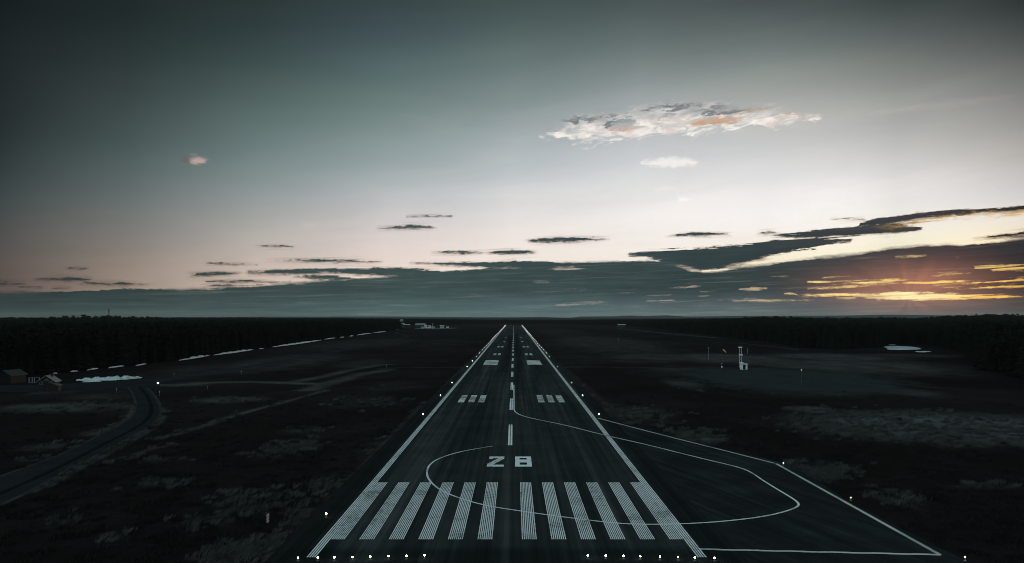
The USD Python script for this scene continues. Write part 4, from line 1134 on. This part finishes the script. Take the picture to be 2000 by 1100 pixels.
# ------------------------------------------------------------------ trees
def spruce(seed, h=1.0, fullness=1.0):
    """A spruce of height 1: trunk and whorls of drooping branches. Returns (trunk, crown)."""
    r = np.random.default_rng(seed)
    trunk = rod((0, 0, 0), (0, 0, 0.97), 0.013, 0.002, 6)
    V, Fc = [], []
    levels = 17
    for k in range(levels):
        u = k / (levels - 1)
        z = 0.10 + 0.86 * u
        rad = (0.17 * (1 - u) ** 0.85 + 0.012) * fullness * r.uniform(0.75, 1.15)
        nb = 9 if u < 0.7 else 6
        off = r.uniform(0, 6.28)
        for b in range(nb):
            a = off + b * 2 * np.pi / nb + r.normal(0, 0.15)
            L = rad * r.uniform(0.65, 1.2)
            if r.random() < 0.08: continue
            wd = L * 0.42
            c, s = np.cos(a), np.sin(a)
            droop = L * r.uniform(0.15, 0.55)
            base = np.array([0, 0, z + 0.012]); tip = np.array([c * L, s * L, z - droop])
            mid = np.array([c * L * 0.55, s * L * 0.55, z - droop * 0.35])
            side = np.array([-s, c, 0]) * wd
            i = len(V)
            V += [base, mid + side + [0, 0, -0.02], tip, mid - side + [0, 0, -0.02], mid + [0, 0, 0.012]]
            Fc += [[i, i + 1, i + 4], [i + 1, i + 2, i + 4], [i + 2, i + 3, i + 4], [i + 3, i, i + 4]]
    return trunk, trimesh.Trimesh(np.array(V), np.array(Fc), process=False)


def pine(seed):
    """A pine of height 1: bare lower trunk, limbs, and a loose rounded crown of clumps."""
    r = np.random.default_rng(seed)
    lean = r.normal(0, 0.015, 2)
    top = np.array([lean[0], lean[1], 0.93])
    parts = [rod((0, 0, 0), top, 0.014, 0.004, 6)]
    V, Fc = [], []
    for k in range(13):
        z = r.uniform(0.45, 0.93)
        a = r.uniform(0, 6.28)
        L = (0.19 - 0.14 * abs(z - 0.66) / 0.4) * r.uniform(0.6, 1.1)
        p0 = top * z / 0.93; p1 = p0 + np.array([np.cos(a) * L, np.sin(a) * L, r.uniform(0.0, 0.06)])
        parts.append(rod(p0, p1, 0.005, 0.002, 4))
        for q in range(15):
            c = p0 + (p1 - p0) * r.uniform(0.45, 1.1) + r.normal(0, 0.026, 3) * [1, 1, 0.7]
            d1, d2 = r.normal(0, 0.026, 3), r.normal(0, 0.026, 3)
            i = len(V)
            V += [c + d1, c + d2, c - d1 * 0.9, c - d2 * 0.9]
            Fc += [[i, i + 1, i + 2], [i, i + 2, i + 3]]
    return join(parts), trimesh.Trimesh(np.array(V), np.array(Fc), process=False)


TREES = [spruce(1), spruce(2, fullness=0.8), spruce(3, fullness=1.15), pine(4), pine(5)]


def instancer(name, prototypes, pos, scale, yaw, which, kind='stuff', label=None):
    """One PointInstancer. prototypes: lists of (part name, mesh, look)."""
    path = path_for('/World', name)
    pi = UsdGeom.PointInstancer.Define(stage, path)
    targets = []
    for k, parts in enumerate(prototypes):
        x = UsdGeom.Xform.Define(stage, f'{path}/kind_{k:03d}')
        for nm, mesh, lk in parts:
            usdkit.mesh(stage, f'{path}/kind_{k:03d}/{nm}', mesh, LOOKS[lk])
        targets.append(x.GetPath())
    pi.CreatePrototypesRel().SetTargets(targets)
    pi.CreateProtoIndicesAttr(Vt.IntArray.FromNumpy(which.astype(np.int32)))
    pi.CreatePositionsAttr(Vt.Vec3fArray.FromNumpy(pos.astype(np.float32)))
    pi.CreateScalesAttr(Vt.Vec3fArray.FromNumpy(scale.astype(np.float32)))
    q = np.column_stack([np.cos(yaw / 2), 0 * yaw, 0 * yaw, np.sin(yaw / 2)])
    pi.CreateOrientationsAttr(Vt.QuathArray([Gf.Quath(float(a), 0.0, 0.0, float(d)) for a, b, c, d in q]))
    tag(pi.GetPrim(), label, None, None, kind)
    return pi


def forest(name, edge, sign, seed):
    """Trees behind the edge line; the depth of the wood is told by the distance behind the edge seen from the camera."""
    r = np.random.default_rng(seed)
    e = np.array(edge)
    az_e, d_e = np.arctan2(e[:, 0], e[:, 1]), np.hypot(e[:, 0], e[:, 1])
    o = np.argsort(az_e)
    az_e, d_e = az_e[o], d_e[o]
    lo, hi = az_e.min(), az_e.max()
    lo, hi = max(lo, math.radians(-38)), min(hi, math.radians(38))
    pts = []
    for dens, near, far in ((1 / 13.0, 0.0, 42.0), (1 / 42.0, 42.0, 200.0), (1 / 150.0, 200.0, 800.0), (1 / 420.0, 800.0, 2200.0)):
        rmax = d_e.max() + far
        n = int((hi - lo) / 2 * rmax ** 2 * dens)
        a = r.uniform(lo, hi, n); d = rmax * np.sqrt(r.uniform(0, 1, n))
        edge_d = np.interp(a, az_e, d_e)
        # along slanting edges the true depth is smaller than the depth along the ray
        behind = d - edge_d
        slope = np.interp(a, az_e, np.abs(np.gradient(d_e, az_e)) / d_e)
        k = np.sqrt(1 + slope ** 2)
        on = (behind > near * k + 1.5) & (behind < far * k) & (d < 4300)
        if near >= 200: on &= d > 900
        pts.append(np.stack([d[on] * np.sin(a[on]), d[on] * np.cos(a[on])], 1))
    p = np.vstack(pts)
    az = np.arctan2(p[:, 0], p[:, 1]); d = np.hypot(p[:, 0], p[:, 1])
    px = CX + F * np.tan(az)
    hgt = np.interp(px, [0, 250, 700, 860, 960, 1060, 1180, 1300, 1500, 1700, 1800, 1880, 2000], [17.5, 17.5, 16, 13, 10.5, 10, 11.5, 14, 16.5, 16, 15, 17.5, 18])
    hgt = hgt * r.normal(1.0, 0.13, len(p)).clip(0.6, 1.3)
    far_mid = (np.abs(px - 1010) < 330) & (d > 3000)
    keep = ~far_mid
    keep &= ~shapely.contains_xy(PERIM.buffer(6), p[:, 0], p[:, 1]) & ~shapely.contains_xy(FAR_APRON.buffer(12), p[:, 0], p[:, 1])
    for (x0, x1, y0, y1) in ((778, 880, 633, 643),):
        gy = HY + H * F / p[:, 1]
        keep &= ~((px > x0) & (px < x1) & (gy > y0 + 2.0) & (gy < y1))
    keep &= ~((px > -5) & (px < 50) & (d < 330) & (HY + H * F / p[:, 1] > 738))
    p, d, hgt, px = p[keep], d[keep], hgt[keep], px[keep]
    z = hump(p[:, 0], p[:, 1])
    n = len(p)
    wide = r.uniform(0.85, 1.3, n)
    sc = np.column_stack([hgt * wide, hgt * wide, hgt])
    which = r.choice(5, n, p=[.25, .22, .15, .20, .18])
    instancer(name, [[('trunk', t_, 'bark'), ('crown', c_, 'needles')] for t_, c_ in TREES], np.column_stack([p, z - 0.1]), sc, r.uniform(0, 6.28, n), which)
    return n


N1 = forest('left_forest', forest_left, -1, 11)
N2 = forest('right_forest', forest_right, 1, 12)

# single trees that stand out of the woods against the sky
solo = [(24, 1500, 619.3, 'tall ragged tree on the skyline, leftmost of the row at the far left'), (33, 1480, 618.7, 'tall tree on the far left skyline, second from the left of its row'), (46, 1520, 619.0, 'round headed tree in the middle of the row on the far left skyline'),
        (62, 1500, 618.4, 'tall tree on the far left skyline, right of the row\'s middle'), (74, 1510, 619.4, 'rightmost tree of the row on the far left skyline'),
        (188, 1500, 617.0, 'lone tree left of the radio mast on the skyline'), (206, 1490, 616.2, 'dark tree directly left of the foot of the radio mast'), (216, 1505, 614.8, 'tallest tree beside the radio mast, directly right of its foot'),
        (1735, 1300, 622.4, 'tall tree above the right forest, leftmost of three over the pale snow field'), (1752, 1310, 622.0, 'tall tree above the right forest, middle of three over the pale snow field'), (1783, 1290, 621.4, 'tall tree above the right forest, rightmost of three over the pale snow field')]
for i, (px, d, top, lab) in enumerate(solo):
    x = (px - CX) / F * d
    z = float(hump(np.array([x]), np.array([float(d)]))[0])
    h = H + (HY - top) / F * d - z
    kind_ = (3, 0, 4, 2, 1, 4, 3, 2, 0, 4, 1)[i]
    t = thing('pine_tree' if kind_ >= 3 else 'spruce_tree', lab, 'tree', (x, d, z - 0.1), 37 * i, 'single trees above the forest skyline')
    for nm, m_, lk in (('trunk', TREES[kind_][0], 'bark'), ('crown', TREES[kind_][1], 'needles')):
        q = m_.copy(); q.vertices = q.vertices * [h * 1.15, h * 1.15, h]
        obj(nm, q, lk, t)

# ------------------------------------------------------------------ grass and heather tufts on the nearer ground
def tuft(seed, n, spread, height, lean):
    r = np.random.default_rng(seed)
    V, Fc = [], []
    for k in range(n):
        c = r.normal(0, spread, 2)
        a = r.uniform(0, 6.28); h = height * r.uniform(0.5, 1.2); w_ = 0.018 * r.uniform(0.7, 1.5)
        dx, dy = np.cos(a) * w_, np.sin(a) * w_
        lx, ly = r.normal(lean, 0.25) * h, r.normal(0, 0.3) * h
        i = len(V)
        V += [[c[0] - dx, c[1] - dy, 0], [c[0] + dx, c[1] + dy, 0], [c[0] + lx * 0.4 + dx * .7, c[1] + ly * .4 + dy * .7, h * 0.65], [c[0] + lx, c[1] + ly, h]]
        Fc += [[i, i + 1, i + 2], [i, i + 2, i + 3]]
    return trimesh.Trimesh(np.array(V), np.array(Fc), process=False)


def tufts():
    r = np.random.default_rng(31)
    n = 230000
    a = np.radians(r.uniform(-37.5, 37.5, n))
    d = 78 * (420 / 78) ** r.uniform(0, 1, n) ** 0.9
    x, y = d * np.sin(a), d * np.cos(a)
    ok = np.ones(n, bool)
    for P_, b in ((RUNWAY, 0.4), (PAD, 0.4), (ROAD, 0.3), (APRON, 0.3), (PERIM, 0.5)):
        ok &= ~shapely.contains_xy(P_.buffer(b), x, y)
    x, y, d = x[ok], y[ok], d[ok]
    from scipy.spatial import cKDTree
    pl = GP[cKDTree(np.column_stack([GX, GY])).query(np.column_stack([x, y]))[1]]
    nz = meshkit.fbm(np.stack([x / 9, y / 14, 0 * x], -1), 5, 77)
    nz2 = meshkit.fbm(np.stack([x / 2.2, y / 3.0, 0 * x], -1), 3, 78)
    thin = r.uniform(0, 1, len(x)) < np.clip(1.1 - (d - 80) / 190, 0.0, 1)
    isp = (r.uniform(0, 1, len(x)) < np.clip((pl - 0.12) * 0.30 + (nz - 0.5) * 0.10, 0.0, 0.16)) & thin
    isd = ~isp & ((nz2 + 0.4 * (0.5 - nz)) > 0.50) & thin & (r.uniform(0, 1, len(x)) < 0.10)
    for nm, sel, lk, hh, ln in (('dry_grass', isp, 'pale_blades', 0.42, 0.45), ('heather', isd, 'dark_blades', 0.34, 0.1)):
        idx = np.nonzero(sel)[0][:70000]
        m_ = len(idx)
        s = r.uniform(0.7, 1.7, m_) * (1 + d[idx] / 900)
        protos = [[('blades', tuft(100 + k, 34, 0.20, hh, ln), lk)] for k in range(4)]
        instancer(nm, protos, np.column_stack([x[idx], y[idx], np.zeros(m_)]), np.column_stack([s * 1.25, s * 1.25, s]), r.uniform(-0.9, 0.9, m_), r.integers(0, 4, m_))


tufts()

# ------------------------------------------------------------------ haze over the low ground
HAZE = 1.2e-5
if HAZE:
    g = Graph()
    p = g.add('principled_volume', 'volume', color=(.86, .95, .97), density=HAZE, anisotropy=0.2)
    LOOKS['haze'] = usdkit.material(stage, '/World/Looks/haze', g.nodes, g.links, volume=p)
    hz = usdkit.mesh(stage, '/World/haze', box(-14000, 14000, -12500, 12500, -9.0, 75.0), LOOKS['haze']).GetPrim()
    tag(hz, kind='stuff')
